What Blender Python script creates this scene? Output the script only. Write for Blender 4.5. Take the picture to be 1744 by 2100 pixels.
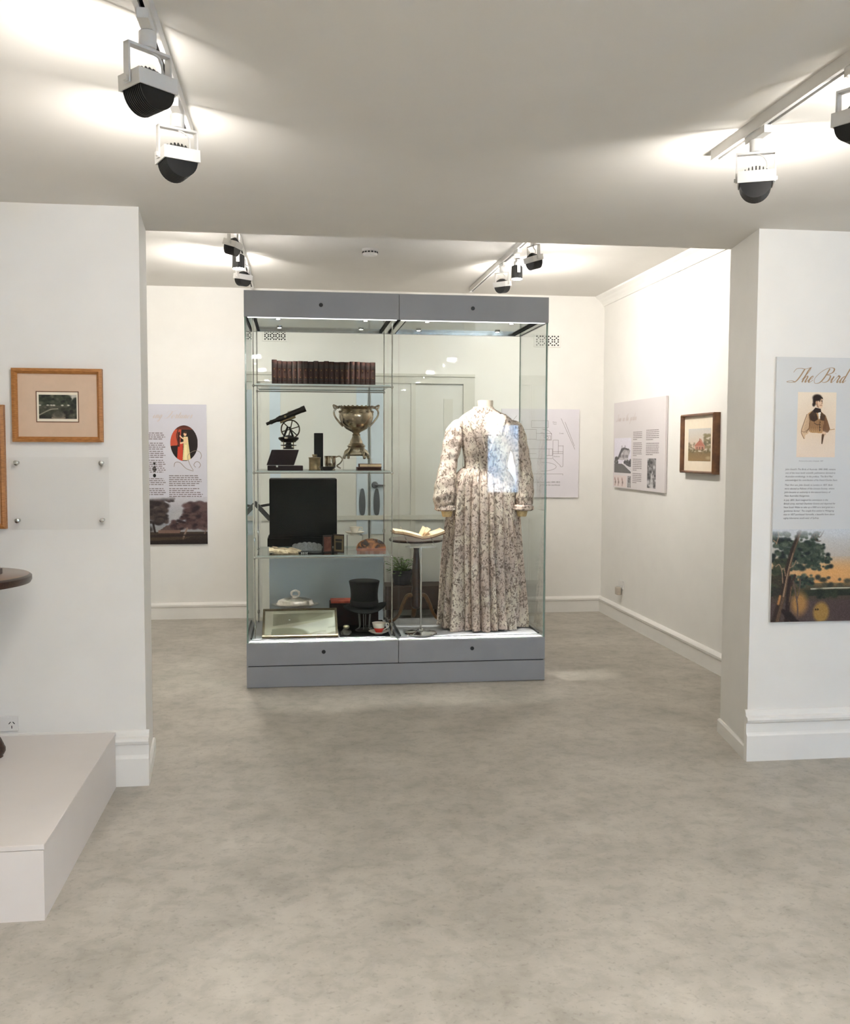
import bpy, bmesh, math, random
import numpy as np
from mathutils import Vector, Matrix
random.seed(7)
PI = math.pi
S = bpy.context.scene
COL = S.collection
for o in list(bpy.data.objects): bpy.data.objects.remove(o)

# ------------------------------------------------------------------ camera
CF, CP, CY, CR = 1999.64, 0.0630311, 0.1311130, 0.0034718
cam = bpy.data.cameras.new('camera'); cam.sensor_fit = 'HORIZONTAL'; cam.sensor_width = 36.0
cam.lens = CF / 1744 * 36.0; cam.clip_start = 0.05
cam_o = bpy.data.objects.new('camera', cam); COL.objects.link(cam_o)
_r = Vector((math.cos(CY), -math.sin(CY), 0)); _f = Vector((math.sin(CY)*math.cos(CP), math.cos(CY)*math.cos(CP), -math.sin(CP)))
_u = _r.cross(_f); _r2 = math.cos(CR)*_r + math.sin(CR)*_u; _u2 = -math.sin(CR)*_r + math.cos(CR)*_u
M = Matrix.Identity(4)
for i in range(3): M[i][0] = _r2[i]; M[i][1] = _u2[i]; M[i][2] = -_f[i]
M[2][3] = 1.45
cam_o.matrix_world = M
S.camera = cam_o

# ------------------------------------------------------------------ world, exposure, lamp levels
S.view_settings.view_transform = 'Standard'; S.view_settings.look = 'None'
S.view_settings.gamma = 1; S.view_settings.use_curve_mapping = False
S.view_settings.exposure = 2.08
S.cycles.caustics_reflective = False; S.cycles.caustics_refractive = False
S.cycles.sample_clamp_indirect = 4.0
S.cycles.max_bounces = 14; S.cycles.transparent_max_bounces = 24; S.cycles.glossy_bounces = 6
W = bpy.data.worlds.new('sky'); S.world = W; W.use_nodes = True
wn = W.node_tree.nodes; wl = W.node_tree.links; wn.clear()
wo = wn.new('ShaderNodeOutputWorld'); wb = wn.new('ShaderNodeBackground')
wt = wn.new('ShaderNodeTexCoord'); wnz = wn.new('ShaderNodeTexNoise'); wnz.inputs['Scale'].default_value = 9; wnz.inputs['Detail'].default_value = 5
wnz.inputs['Distortion'].default_value = 1.2
wr = wn.new('ShaderNodeValToRGB'); wr.color_ramp.elements[0].position = .45; wr.color_ramp.elements[0].color = (.30, .58, 1, 1)
wr.color_ramp.elements[1].position = .72; wr.color_ramp.elements[1].color = (1, 1, 1, 1)
wl.new(wt.outputs['Generated'], wnz.inputs['Vector']); wl.new(wnz.outputs['Fac'], wr.inputs['Fac'])
wl.new(wr.outputs['Color'], wb.inputs['Color']); wl.new(wb.outputs['Background'], wo.inputs['Surface'])
wb.inputs['Strength'].default_value = 12.0
LAMP_FRONT = 215.0; LAMP_LEFT = 125.0      # radiance of a track lamp's lens, front room
LAMP_REAR = 400.0
LAMP_DOWN = 440.0
CASE_SPOT = 32.0
CASE_STRIP = 1.2
WARM = (1.0, .95, .89)

# ------------------------------------------------------------------ helpers
def lin(c):
    return tuple(((x/255)/12.92 if x/255 <= .04045 else ((x/255+.055)/1.055)**2.4) for x in c)
MATS = {}
def mat(name, rgb, rough=.6, metal=0.0, var=.06, scale=30, bump=0.0, rgb2=None, spec=.5, coat=0, stretch=None, emit=None, detail=4, distort=0, ramp=(.35, .65)):
    if name in MATS: return MATS[name]
    m = bpy.data.materials.new(name); m.use_nodes = True
    n = m.node_tree.nodes; l = m.node_tree.links; p = n['Principled BSDF']
    tc = n.new('ShaderNodeTexCoord'); nz = n.new('ShaderNodeTexNoise')
    nz.inputs['Scale'].default_value = scale; nz.inputs['Detail'].default_value = detail; nz.inputs['Distortion'].default_value = distort
    src = tc.outputs['Object']
    if stretch:
        mp = n.new('ShaderNodeMapping'); mp.inputs['Scale'].default_value = stretch
        l.new(src, mp.inputs['Vector']); src = mp.outputs['Vector']
    l.new(src, nz.inputs['Vector'])
    r = n.new('ShaderNodeValToRGB'); r.color_ramp.elements[0].position, r.color_ramp.elements[1].position = ramp
    a = lin(rgb)
    if rgb2 is None:
        c0 = tuple(max(0, x*(1-var)) for x in a); c1 = tuple(min(1, x*(1+var)) for x in a)
    else: c0, c1 = a, lin(rgb2)
    r.color_ramp.elements[0].color = (*c0, 1); r.color_ramp.elements[1].color = (*c1, 1)
    l.new(nz.outputs['Fac'], r.inputs['Fac']); l.new(r.outputs['Color'], p.inputs['Base Color'])
    p.inputs['Roughness'].default_value = rough; p.inputs['Metallic'].default_value = metal
    p.inputs['Specular IOR Level'].default_value = spec
    if coat: p.inputs['Coat Weight'].default_value = coat; p.inputs['Coat Roughness'].default_value = .1
    if bump:
        b = n.new('ShaderNodeBump'); b.inputs['Strength'].default_value = bump; b.inputs['Distance'].default_value = .01
        l.new(nz.outputs['Fac'], b.inputs['Height']); l.new(b.outputs['Normal'], p.inputs['Normal'])
    if emit:
        p.inputs['Emission Color'].default_value = (*emit[0], 1); p.inputs['Emission Strength'].default_value = emit[1]
    MATS[name] = m; return m

def glass_mat(name, tint=(.975, .99, .985), base=.007, rough=0.0):
    if name in MATS: return MATS[name]
    m = bpy.data.materials.new(name); m.use_nodes = True
    n = m.node_tree.nodes; l = m.node_tree.links; n.clear()
    out = n.new('ShaderNodeOutputMaterial'); mx = n.new('ShaderNodeMixShader')
    t = n.new('ShaderNodeBsdfTransparent'); t.inputs['Color'].default_value = (*tint, 1)
    g = n.new('ShaderNodeBsdfGlossy'); g.inputs['Roughness'].default_value = rough
    lw = n.new('ShaderNodeLayerWeight'); lw.inputs['Blend'].default_value = .5
    pw = n.new('ShaderNodeMath'); pw.operation = 'POWER'; pw.inputs[1].default_value = 5
    mu = n.new('ShaderNodeMath'); mu.operation = 'MULTIPLY_ADD'; mu.inputs[1].default_value = 1-base; mu.inputs[2].default_value = base
    l.new(lw.outputs['Facing'], pw.inputs[0]); l.new(pw.outputs[0], mu.inputs[0]); l.new(mu.outputs[0], mx.inputs['Fac'])
    l.new(t.outputs[0], mx.inputs[1]); l.new(g.outputs[0], mx.inputs[2]); l.new(mx.outputs[0], out.inputs['Surface'])
    MATS[name] = m; return m

def emit_mat(name, col, strength):
    if name in MATS: return MATS[name]
    m = bpy.data.materials.new(name); m.use_nodes = True
    n = m.node_tree.nodes; l = m.node_tree.links; n.clear()
    out = n.new('ShaderNodeOutputMaterial'); e = n.new('ShaderNodeEmission')
    e.inputs['Color'].default_value = (*col, 1); e.inputs['Strength'].default_value = strength
    l.new(e.outputs[0], out.inputs['Surface']); MATS[name] = m; return m

def print_mat():
    if 'printed_picture' in MATS: return MATS['printed_picture']
    m = bpy.data.materials.new('printed_picture'); m.use_nodes = True
    n = m.node_tree.nodes; l = m.node_tree.links; p = n['Principled BSDF']
    a = n.new('ShaderNodeAttribute'); a.attribute_name = 'ink'
    l.new(a.outputs['Color'], p.inputs['Base Color']); p.inputs['Roughness'].default_value = .5
    p.inputs['Specular IOR Level'].default_value = .3
    MATS['printed_picture'] = m; return m

def wm(o):
    m = o.matrix_basis.copy()
    while o.parent: o = o.parent; m = o.matrix_basis @ m
    return m
def link_mesh(name, me, parent=None):
    o = bpy.data.objects.new(name, me); COL.objects.link(o)
    if parent: o.parent = parent
    return o
def obj(name, bm, m, parent=None, smooth=False, local=False, label=None, bevel=0):
    """link a bmesh as ONE object; bmesh is in world coordinates unless local"""
    if parent and not local: bm.transform(wm(parent).inverted())
    bmesh.ops.recalc_face_normals(bm, faces=bm.faces)
    if smooth:
        for f in bm.faces: f.smooth = True
        for e in bm.edges:
            if len(e.link_faces) == 2 and e.calc_face_angle(0) > .7: e.smooth = False
    me = bpy.data.meshes.new(name); bm.to_mesh(me); bm.free()
    for mm in (m if isinstance(m, (list, tuple)) else [m]): me.materials.append(mm)
    o = link_mesh(name, me, parent)
    if bevel:
        b = o.modifiers.new('bevel', 'BEVEL'); b.width = bevel; b.segments = 2; b.limit_method = 'ANGLE'
    if label: o['label'] = label
    return o
def thing(name, label, cat, loc=(0, 0, 0), rotz=0, group=None):
    o = bpy.data.objects.new(name, None); COL.objects.link(o); o.empty_display_size = .05
    o.location = loc; o.rotation_euler = (0, 0, rotz); o['label'] = label; o['category'] = cat
    if group: o['group'] = group
    return o
def tag(o, label, cat, group=None):
    o['label'] = label; o['category'] = cat
    if group: o['group'] = group
    return o
def struct(name, bm, m, parent=None, label=None, **k):
    o = obj(name, bm, m, parent, **k); o['kind'] = 'structure'
    if label: o['label'] = label
    return o
def dup(root, loc, label, rotz=None, group=None):
    r = root.copy(); COL.objects.link(r); r.location = loc; r['label'] = label
    if rotz is not None: r.rotation_euler = (0, 0, rotz)
    if group: r['group'] = group
    for ch in list(root.children):
        c = ch.copy(); COL.objects.link(c); c.parent = r
        for g in ch.children:
            d = g.copy(); COL.objects.link(d); d.parent = c
    return r
def B(): return bmesh.new()
def box(bm, x0, y0, z0, x1, y1, z1, mi=0):
    v = [bm.verts.new(p) for p in ((x0,y0,z0),(x1,y0,z0),(x1,y1,z0),(x0,y1,z0),(x0,y0,z1),(x1,y0,z1),(x1,y1,z1),(x0,y1,z1))]
    fs = []
    for q in ((0,1,2,3),(4,5,6,7),(0,1,5,4),(1,2,6,5),(2,3,7,6),(3,0,4,7)):
        f = bm.faces.new([v[i] for i in q]); f.material_index = mi; fs.append(f)
    return fs
def obox(bm, c, ax, ay, az, hx, hy, hz):
    c, ax, ay, az = Vector(c), Vector(ax).normalized(), Vector(ay).normalized(), Vector(az).normalized()
    v = [bm.verts.new(c + ax*sx*hx + ay*sy*hy + az*sz*hz) for sz in (-1, 1) for sx, sy in ((-1,-1),(1,-1),(1,1),(-1,1))]
    for q in ((0,1,2,3),(4,5,6,7),(0,1,5,4),(1,2,6,5),(2,3,7,6),(3,0,4,7)): bm.faces.new([v[i] for i in q])
def prism(bm, pts, z0, z1):
    a = [bm.verts.new((x, y, z0)) for x, y in pts]; b = [bm.verts.new((x, y, z1)) for x, y in pts]
    bm.faces.new(a); bm.faces.new(b)
    for i in range(len(pts)): j = (i+1) % len(pts); bm.faces.new((a[i], a[j], b[j], b[i]))
def extr(bm, poly, d):
    """poly: list of 3-D points, extruded by vector d"""
    d = Vector(d); a = [bm.verts.new(p) for p in poly]; b = [bm.verts.new(Vector(p)+d) for p in poly]
    bm.faces.new(a); bm.faces.new(b)
    for i in range(len(poly)): j = (i+1) % len(poly); bm.faces.new((a[i], a[j], b[j], b[i]))
def lathe(bm, prof, c, seg=32, sx=1, sy=1, wob=None):
    rings = []
    for k, (r, z) in enumerate(prof):
        ring = []
        for i in range(seg):
            a = 2*PI*i/seg; rr = r*(wob(a, k) if wob else 1)
            ring.append(bm.verts.new((c[0]+rr*math.cos(a)*sx, c[1]+rr*math.sin(a)*sy, c[2]+z)))
        rings.append(ring)
    for a, b in zip(rings, rings[1:]):
        for i in range(seg):
            j = (i+1) % seg; bm.faces.new((a[i], a[j], b[j], b[i]))
    bm.faces.new(rings[0]); bm.faces.new(rings[-1])
def tube(bm, pts, r, seg=10, sq=1.0):
    pts = [Vector(p) for p in pts]; n = len(pts); rings = []
    up = Vector((0, 0, 1)); prev = None
    for i, p in enumerate(pts):
        t = (pts[min(i+1, n-1)] - pts[max(i-1, 0)]).normalized()
        if prev is None:
            s = t.cross(up)
            if s.length < .05: s = t.cross(Vector((1, 0, 0)))
        else: s = prev - t*prev.dot(t)
        s.normalize(); prev = s; q = t.cross(s)
        rr = r(i/(n-1)) if callable(r) else r
        rings.append([bm.verts.new(p + (s*math.cos(2*PI*k/seg) + q*math.sin(2*PI*k/seg)*sq)*rr) for k in range(seg)])
    for a, b in zip(rings, rings[1:]):
        for k in range(seg): j = (k+1) % seg; bm.faces.new((a[k], a[j], b[j], b[k]))
    bm.faces.new(rings[0]); bm.faces.new(rings[-1])
def ball(bm, c, r, sx=1, sy=1, sz=1, seg=14):
    ret = bmesh.ops.create_uvsphere(bm, u_segments=seg, v_segments=max(6, seg//2), radius=r)
    for v in ret['verts']: v.co = Vector((c[0]+v.co.x*sx, c[1]+v.co.y*sy, c[2]+v.co.z*sz))
def cr(pts, n=8):
    """Catmull-Rom through points of any dimension"""
    P = [np.array(p, float) for p in pts]; P = [2*P[0]-P[1]] + P + [2*P[-1]-P[-2]]; out = []
    for i in range(1, len(P)-2):
        for k in range(n):
            t = k/n; a, b, c, d = P[i-1:i+3]
            out.append(.5*(2*b + (c-a)*t + (2*a-5*b+4*c-d)*t*t + (3*b-a-3*c+d)*t**3))
    out.append(P[-2]); return out
class Plane:
    """o: a corner or centre, u: to the viewer's right, v: up, n: towards the viewer"""
    def __init__(s, o, u, n): s.o, s.u, s.n, s.v = Vector(o), Vector(u), Vector(n), Vector((0, 0, 1))
    def at(s, a, b, c=0): return s.o + s.u*a + s.v*b + s.n*c
    def box(s, bm, a0, b0, c0, a1, b1, c1):
        obox(bm, s.at((a0+a1)/2, (b0+b1)/2, (c0+c1)/2), s.u, s.n, s.v, abs(a1-a0)/2, abs(c1-c0)/2, abs(b1-b0)/2)

# ------------------------------------------------------------------ pictures printed as coloured grids, lettering as flat meshes
class Canvas:
    def __init__(s, w, h, bg): s.w, s.h = w, h; s.a = np.zeros((h, w, 3)) + np.array(bg, float); s.Y, s.X = np.mgrid[0:h, 0:w]; s.X = (s.X+.5)/w; s.Y = (s.Y+.5)/h; s.rng = np.random.RandomState(3)
    def put(s, m, col): m = np.clip(m, 0, 1)[..., None]; s.a = s.a*(1-m) + np.array(col, float)*m
    def grad(s, y0, y1, c0, c1):
        t = np.clip((s.Y-y0)/(y1-y0), 0, 1)[..., None]; m = ((s.Y >= y0) & (s.Y <= y1))[..., None]
        s.a = np.where(m, np.array(c0, float)*(1-t)+np.array(c1, float)*t, s.a)
    def ell(s, cx, cy, rx, ry, col, soft=.15, al=1):
        d = np.sqrt(((s.X-cx)/rx)**2 + ((s.Y-cy)/ry)**2); s.put(al*(1-(d-1+soft)/(2*soft)), col)
    def poly(s, pts, col, al=1):
        ins = np.zeros(s.X.shape, bool); n = len(pts)
        for i in range(n):
            (x0, y0), (x1, y1) = pts[i], pts[(i+1) % n]
            c = ((y0 > s.Y) != (y1 > s.Y))
            with np.errstate(divide='ignore', invalid='ignore'): xx = (x1-x0)*(s.Y-y0)/((y1-y0) or 1e-9)+x0
            ins ^= c & (s.X < xx)
        s.put(ins*al, col)
    def stroke(s, pts, w, col, al=1, asp=None):
        asp = asp or s.w/s.h
        P = cr(pts, 6)
        d = np.full(s.X.shape, 9.)
        for k, (p, q) in enumerate(zip(P, P[1:])):
            ww = w if not isinstance(w, tuple) else w[0]+(w[1]-w[0])*k/len(P)
            ax, ay = p[0], p[1]/asp; bx, by = q[0]-p[0], (q[1]-p[1])/asp
            t = np.clip(((s.X-ax)*bx+(s.Y/asp-ay)*by)/(bx*bx+by*by+1e-12), 0, 1)
            d = np.minimum(d, np.hypot(s.X-ax-t*bx, s.Y/asp-ay-t*by)/ww)
        s.put(al*(1.3-d)/.6, col)
    def blobs(s, n, x0, y0, x1, y1, r0, r1, cols, al=.8):
        for _ in range(n):
            c = cols[s.rng.randint(len(cols))]; r = s.rng.uniform(r0, r1)
            s.ell(s.rng.uniform(x0, x1), s.rng.uniform(y0, y1), r, r*s.w/s.h*s.rng.uniform(.5, .9), c, .3, al)
    def grain(s, k): s.a += s.rng.normal(0, k, s.a.shape[:2])[..., None]
def put_print(name, cv, pl, a0, b0, a1, b1, c, parent, mask=None, label=None):
    """canvas on the plane between (a0,b0) lower left and (a1,b1) upper right, c in front of it"""
    w, h = cv.w, cv.h; inv = wm(parent).inverted() if parent else Matrix.Identity(4)
    us = a0+(a1-a0)*np.arange(w)/(w-1); vs = b1+(b0-b1)*np.arange(h)/(h-1)
    O, U, V, N = (np.array(x) for x in (pl.o, pl.u, pl.v, pl.n))
    co = (O + N*c + U*us[None, :, None] + V*vs[:, None, None]).reshape(-1, 3)
    co = co + np.array(inv.translation)
    idx = np.arange(w*h).reshape(h, w)
    q = np.stack([idx[:-1, :-1], idx[1:, :-1], idx[1:, 1:], idx[:-1, 1:]], -1).reshape(-1, 4)
    if mask is not None: q = q[mask(cv.X, cv.Y)[:-1, :-1].reshape(-1)]
    me = bpy.data.meshes.new(name); me.from_pydata(co.tolist(), [], q.tolist())
    at = me.color_attributes.new('ink', 'FLOAT_COLOR', 'POINT')
    a = np.clip(cv.a, 0, 255)/255; a = np.where(a <= .04045, a/12.92, ((a+.055)/1.055)**2.4)
    at.data.foreach_set('color', np.concatenate([a.reshape(-1, 3), np.ones((w*h, 1))], 1).astype(np.float32).ravel())
    me.materials.append(print_mat()); me.update()
    o = link_mesh(name, me, parent)
    if label: o['label'] = label
    return o
def put_text(name, txt, pl, a, b, c, size, m, parent, shear=.22, gap=1.35, align='LEFT', wide=1.0):
    cu = bpy.data.curves.new('t', 'FONT'); cu.body = txt; cu.size = size; cu.shear = shear; cu.space_line = gap; cu.resolution_u = 2; cu.align_x = align
    t = bpy.data.objects.new('t', cu); COL.objects.link(t)
    dg = bpy.context.evaluated_depsgraph_get(); me = bpy.data.meshes.new_from_object(t.evaluated_get(dg)); me.name = name
    bpy.data.objects.remove(t); bpy.data.curves.remove(cu)
    inv = wm(parent).inverted()
    for v in me.vertices: v.co = inv @ pl.at(a+v.co.x*wide, b+v.co.y, c)
    me.materials.clear(); me.materials.append(m)
    return link_mesh(name, me, parent)
GL = {
 'i': ([[(0,.35),(.3,1.0)],[(.3,1.0),(.27,.3),(.42,0),(.75,.4)],[(.3,1.42),(.36,1.5)]], .72),
 'n': ([[(0,.55),(.2,1),(.27,.8),(.25,0)],[(.25,.45),(.55,1),(.75,.8),(.74,.2),(.87,0),(1.15,.4)]], 1.12),
 'm': ([[(0,.55),(.2,1),(.27,.8),(.25,0)],[(.25,.45),(.5,1),(.68,.8),(.66,0)],[(.66,.45),(.92,1),(1.1,.8),(1.08,.2),(1.2,0),(1.5,.4)]], 1.45),
 'u': ([[(0,.4),(.22,1),(.22,.3),(.38,0),(.65,.4),(.78,1)],[(.78,1),(.76,.2),(.9,0),(1.18,.4)]], 1.15),
 'r': ([[(0,.35),(.28,1.15),(.38,.98),(.6,1.0),(.55,.35),(.68,0),(.95,.4)]], .92),
 'e': ([[(0,.35),(.45,.58),(.56,.88),(.4,1),(.18,.65),(.2,.15),(.42,0),(.8,.4)]], .77),
 's': ([[(0,.35),(.36,1.15),(.5,.5),(.4,.05),(.12,.12)],[(.4,.05),(.75,.4)]], .72),
 't': ([[(0,.4),(.38,1.8)],[(.38,1.8),(.28,.3),(.42,0),(.75,.4)],[(.05,1.1),(.65,1.15)]], .72),
 'o': ([[(.52,1),(.2,.75),(.2,.12),(.45,0),(.7,.4),(.66,.9),(.5,1)],[(.66,.9),(.95,.85)]], .9),
 'a': ([[(.66,.9),(.45,1),(.16,.65),(.2,.06),(.42,.06),(.66,.6)],[(.68,1),(.65,.2),(.78,0),(1.05,.4)]], 1.0),
 'd': ([[(.66,.9),(.45,1),(.16,.65),(.2,.06),(.42,.06),(.66,.6)],[(.72,2.3),(.66,1),(.65,.2),(.78,0),(1.05,.4)]], 1.0),
 'g': ([[(.66,.9),(.45,1),(.16,.65),(.2,.06),(.42,.06),(.66,.6)],[(.68,1),(.62,-.6),(.35,-1.1),(.1,-.8),(.5,-.2),(1.05,.4)]], 1.0),
 'h': ([[(0,.4),(.5,1.7),(.46,2.3),(.27,1.7),(.25,0)],[(.25,.45),(.55,1),(.75,.8),(.74,.2),(.87,0),(1.15,.4)]], 1.12),
 'T': ([[(-.7,1.55),(-.5,2.1),(.2,2.2),(1.0,2.1),(1.9,2.4)],[(.9,2.12),(.75,.8),(.45,.1),(-.3,-.05),(-1.0,.05),(-.3,.22),(.5,.0)]], 1.35),
 'F': ([[(-.5,1.5),(-.3,2.1),(.4,2.2),(1.2,2.1),(2.0,2.4)],[(1.0,2.12),(.8,.8),(.4,.1),(-.3,-.05),(-.5,.2)],[(.5,1.15),(1.4,1.2)]], 1.5),
 'B': ([[(.55,2.2),(.45,.9),(.1,.0),(-.7,-.1),(-1.1,.7),(-.5,1.8),(.5,2.35),(1.3,2.2),(1.35,1.6),(.6,1.2)],[(.6,1.2),(1.3,1.05),(1.35,.3),(.8,0),(.35,.15)]], 1.65),
 ' ': ([], 1.3)}
def script_text(name, txt, pl, a, b, c, xh, m, parent, slant=.55, fat=.13):
    bm = B(); x = 0; words = []
    for ch in txt + ' ':
        st, adv = GL[ch]
        if ch == ' ': words.append(obj(name, bm, m, parent)); bm = B()
        for s in st:
            P = cr(s, 7); pts = [np.array((x+p[0]+slant*p[1], p[1])) for p in P]; L, R_ = [], []
            for k, p in enumerate(pts):
                t = pts[min(k+1, len(pts)-1)] - pts[max(k-1, 0)]; t = t/(np.hypot(*t)+1e-9)
                wd = .035 + fat*max(0, -t[1])**1.5; nn = np.array((-t[1], t[0]))*wd
                for lst, q in ((L, p+nn), (R_, p-nn)): lst.append(bm.verts.new(pl.at(a+q[0]*xh, b+q[1]*xh, c)))
            for k in range(len(pts)-1): bm.faces.new((L[k], R_[k], R_[k+1], L[k+1]))
        x += adv
    bm.free(); return words

# ------------------------------------------------------------------ materials
WALL = mat('wall_paint', (236, 234, 229), .75, var=.012, scale=6, spec=.25)
CEIL = mat('ceiling_paint', (226, 223, 217), .85, var=.01, scale=4, spec=.2)
TRIM = mat('trim_paint', (238, 236, 231), .45, var=.01, scale=8, spec=.4)
WHITE = mat('white_lacquer', (228, 226, 222), .4, var=.01)
PLINTHW = mat('plinth_paint', (226, 220, 216), .55, var=.012, scale=5)
GREYM = mat('grey_powder_coat', (146, 148, 152), .42, var=.03, scale=6, spec=.5)
GREYD = mat('grey_trim_metal', (86, 90, 88), .35, metal=.5, var=.04)
BLACKM = mat('black_metal', (16, 16, 16), .5, var=.1)
HOLE = mat('black_void', (6, 6, 6), .8)
STEEL = mat('polished_steel', (190, 190, 186), .22, metal=1, var=.04)
CHROME = mat('chrome', (200, 200, 200), .07, metal=1, var=.03)
SILVER = mat('aged_silver', (166, 152, 132), .13, metal=1, var=.22, scale=30, bump=.12)
SILVER2 = mat('bright_silver', (225, 215, 205), .16, metal=1, var=.12, scale=60, bump=.1)
BRASS = mat('dull_brass', (128, 112, 84), .3, metal=1, var=.2, scale=40)
INSTR = mat('lacquered_instrument_black', (34, 31, 28), .35, metal=.6, var=.3, scale=50)
OAK = mat('oak_wood', (158, 104, 52), .5, rgb2=(186, 128, 70), scale=8, stretch=(6, 6, 40), bump=.1)
DARKW = mat('dark_mahogany', (38, 22, 16), .35, rgb2=(62, 38, 26), scale=10, stretch=(2, 14, 14), coat=.3)
TABW = mat('brown_table_wood', (92, 66, 40), .4, rgb2=(122, 88, 54), scale=12, stretch=(8, 8, 2), coat=.2)
LEATH = mat('dark_brown_leather', (42, 25, 20), .6, spec=.25, rgb2=(66, 38, 30), scale=70, bump=.2)
PURP = mat('dark_purple_leather', (34, 22, 26), .6, spec=.2, rgb2=(46, 32, 36), scale=60, bump=.1)
GILT = mat('gilt_tooling', (128, 100, 62), .5, metal=.8, var=.3, scale=90)
PAGE = mat('old_paper', (228, 206, 168), .8, var=.08, scale=40)
FELT = mat('black_felt', (13, 13, 14), .95, var=.15, scale=200, spec=.1)
GLASS = glass_mat('clear_glass')
SHELFG = glass_mat('shelf_glass', (.95, .98, .965), .025)
ACRYL = glass_mat('clear_acrylic', (.995, .995, .995), .02)
GEDGE = mat('green_glass_edge', (128, 152, 142), .15, var=.08, scale=20, spec=.8)
SEDGE = mat('frosted_shelf_edge', (190, 204, 200), .2, var=.05, scale=20, spec=.8)
TITLE = mat('bronze_ink', (166, 136, 102), .6, var=.03)
PALET = mat('pale_title_ink', (204, 192, 188), .6, var=.03)
INK = mat('dark_grey_ink', (74, 70, 72), .7, var=.03)
INKS = mat('mid_grey_ink', (128, 120, 120), .7, var=.03)

def floor_mat():
    m = bpy.data.materials.new('mottled_vinyl_floor'); m.use_nodes = True
    n = m.node_tree.nodes; l = m.node_tree.links; p = n['Principled BSDF']; tc = n.new('ShaderNodeTexCoord')
    def nz(sc, det, dis=0):
        x = n.new('ShaderNodeTexNoise'); x.inputs['Scale'].default_value = sc; x.inputs['Detail'].default_value = det; x.inputs['Distortion'].default_value = dis
        x.inputs['Roughness'].default_value = .6
        l.new(tc.outputs['Object'], x.inputs['Vector']); return x
    a = nz(2.6, 6, .2); r = n.new('ShaderNodeValToRGB'); e = r.color_ramp.elements
    e[0].position, e[0].color = .33, (*lin((166, 161, 151)), 1); e[1].position, e[1].color = .66, (*lin((190, 184, 174)), 1)
    l.new(a.outputs['Fac'], r.inputs['Fac'])
    b = nz(14, 8, .4); rb = n.new('ShaderNodeValToRGB'); e = rb.color_ramp.elements
    e[0].position, e[0].color = .35, (.84, .84, .83, 1); e[1].position, e[1].color = .55, (1, 1, 1, 1)
    l.new(b.outputs['Fac'], rb.inputs['Fac'])
    c = nz(55, 5, .3); rc = n.new('ShaderNodeValToRGB'); e = rc.color_ramp.elements
    e[0].position, e[0].color = .30, (.80, .79, .78, 1); e[1].position, e[1].color = .44, (1, 1, 1, 1)
    l.new(c.outputs['Fac'], rc.inputs['Fac'])
    m1 = n.new('ShaderNodeMix'); m1.data_type = 'RGBA'; m1.blend_type = 'MULTIPLY'; m1.inputs['Factor'].default_value = 1
    m2 = n.new('ShaderNodeMix'); m2.data_type = 'RGBA'; m2.blend_type = 'MULTIPLY'; m2.inputs['Factor'].default_value = 1
    l.new(r.outputs['Color'], m1.inputs['A']); l.new(rb.outputs['Color'], m1.inputs['B'])
    l.new(m1.outputs['Result'], m2.inputs['A']); l.new(rc.outputs['Color'], m2.inputs['B'])
    l.new(m2.outputs['Result'], p.inputs['Base Color'])
    p.inputs['Roughness'].default_value = .48; p.inputs['Specular IOR Level'].default_value = .35
    bp = n.new('ShaderNodeBump'); bp.inputs['Strength'].default_value = .08; l.new(b.outputs['Fac'], bp.inputs['Height']); l.new(bp.outputs['Normal'], p.inputs['Normal'])
    return m
FLOOR = floor_mat()

# ------------------------------------------------------------------ room shell
CZ, CZ2, YP0, YP1, YB, XR, XL, XF0, XF1, YR = 2.465, 2.82, 4.28, 4.735, 8.5, 2.73, -2.2, -2.6, 4.2, -3.0
bm = B(); box(bm, XF0-.15, YR-.15, -.1, XF1+.15, YB+.15, 0); struct('floor', bm, FLOOR, label='mottled grey beige vinyl floor through both rooms')
bm = B(); box(bm, XF0-.15, YR-.15, CZ, XF1+.15, YP1, CZ2+.15); struct('ceiling', bm, CEIL, label='lower plain ceiling of the front room')
bm = B(); box(bm, XL-.15, YP1, CZ2, XR+.15, YB+.15, CZ2+.15); struct('ceiling', bm, CEIL, label='higher ceiling of the rear room')
JL0, JL1, JR0, JR1 = -.652, -.69, 2.098, 2.172
bm = B(); prism(bm, [(XF0, YP0), (JL0, YP0), (JL1, YP1), (XF0, YP1)], 0, CZ); struct('wall_left', bm, WALL, label='white wall left of the opening')
bm = B(); prism(bm, [(JR0, YP0), (XF1, YP0), (XF1, YP1), (JR1, YP1)], 0, CZ); struct('wall_right', bm, WALL, label='white wall right of the opening')
bm = B(); box(bm, XF0-.15, YR, 0, XF0, YP1, CZ); struct('wall_far_left', bm, WALL)
bm = B(); box(bm, XF1, YR, 0, XF1+.15, YP1, CZ); struct('wall_far_right', bm, WALL)
WX0, WX1, WZ0, WZ1 = 2.90, 3.50, .75, 1.90
bm = B()
box(bm, XF0-.15, YR-.15, 0, WX0, YR, CZ); box(bm, WX1, YR-.15, 0, XF1+.15, YR, CZ); box(bm, WX0, YR-.15, 0, WX1, YR, WZ0); box(bm, WX0, YR-.15, WZ1, WX1, YR, CZ)
struct('wall_front', bm, WALL)
bm = B(); box(bm, XL-.15, YB, 0, XR+.15, YB+.15, CZ2); struct('wall_back', bm, WALL, label='white back wall of the rear room')
bm = B(); box(bm, XR, YP1, 0, XR+.15, YB, CZ2); struct('wall_rear_right', bm, WALL, label='white side wall of the rear room')
bm = B(); box(bm, XL-.15, YP1, 0, XL, YB, CZ2); struct('wall_rear_left', bm, WALL)
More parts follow.
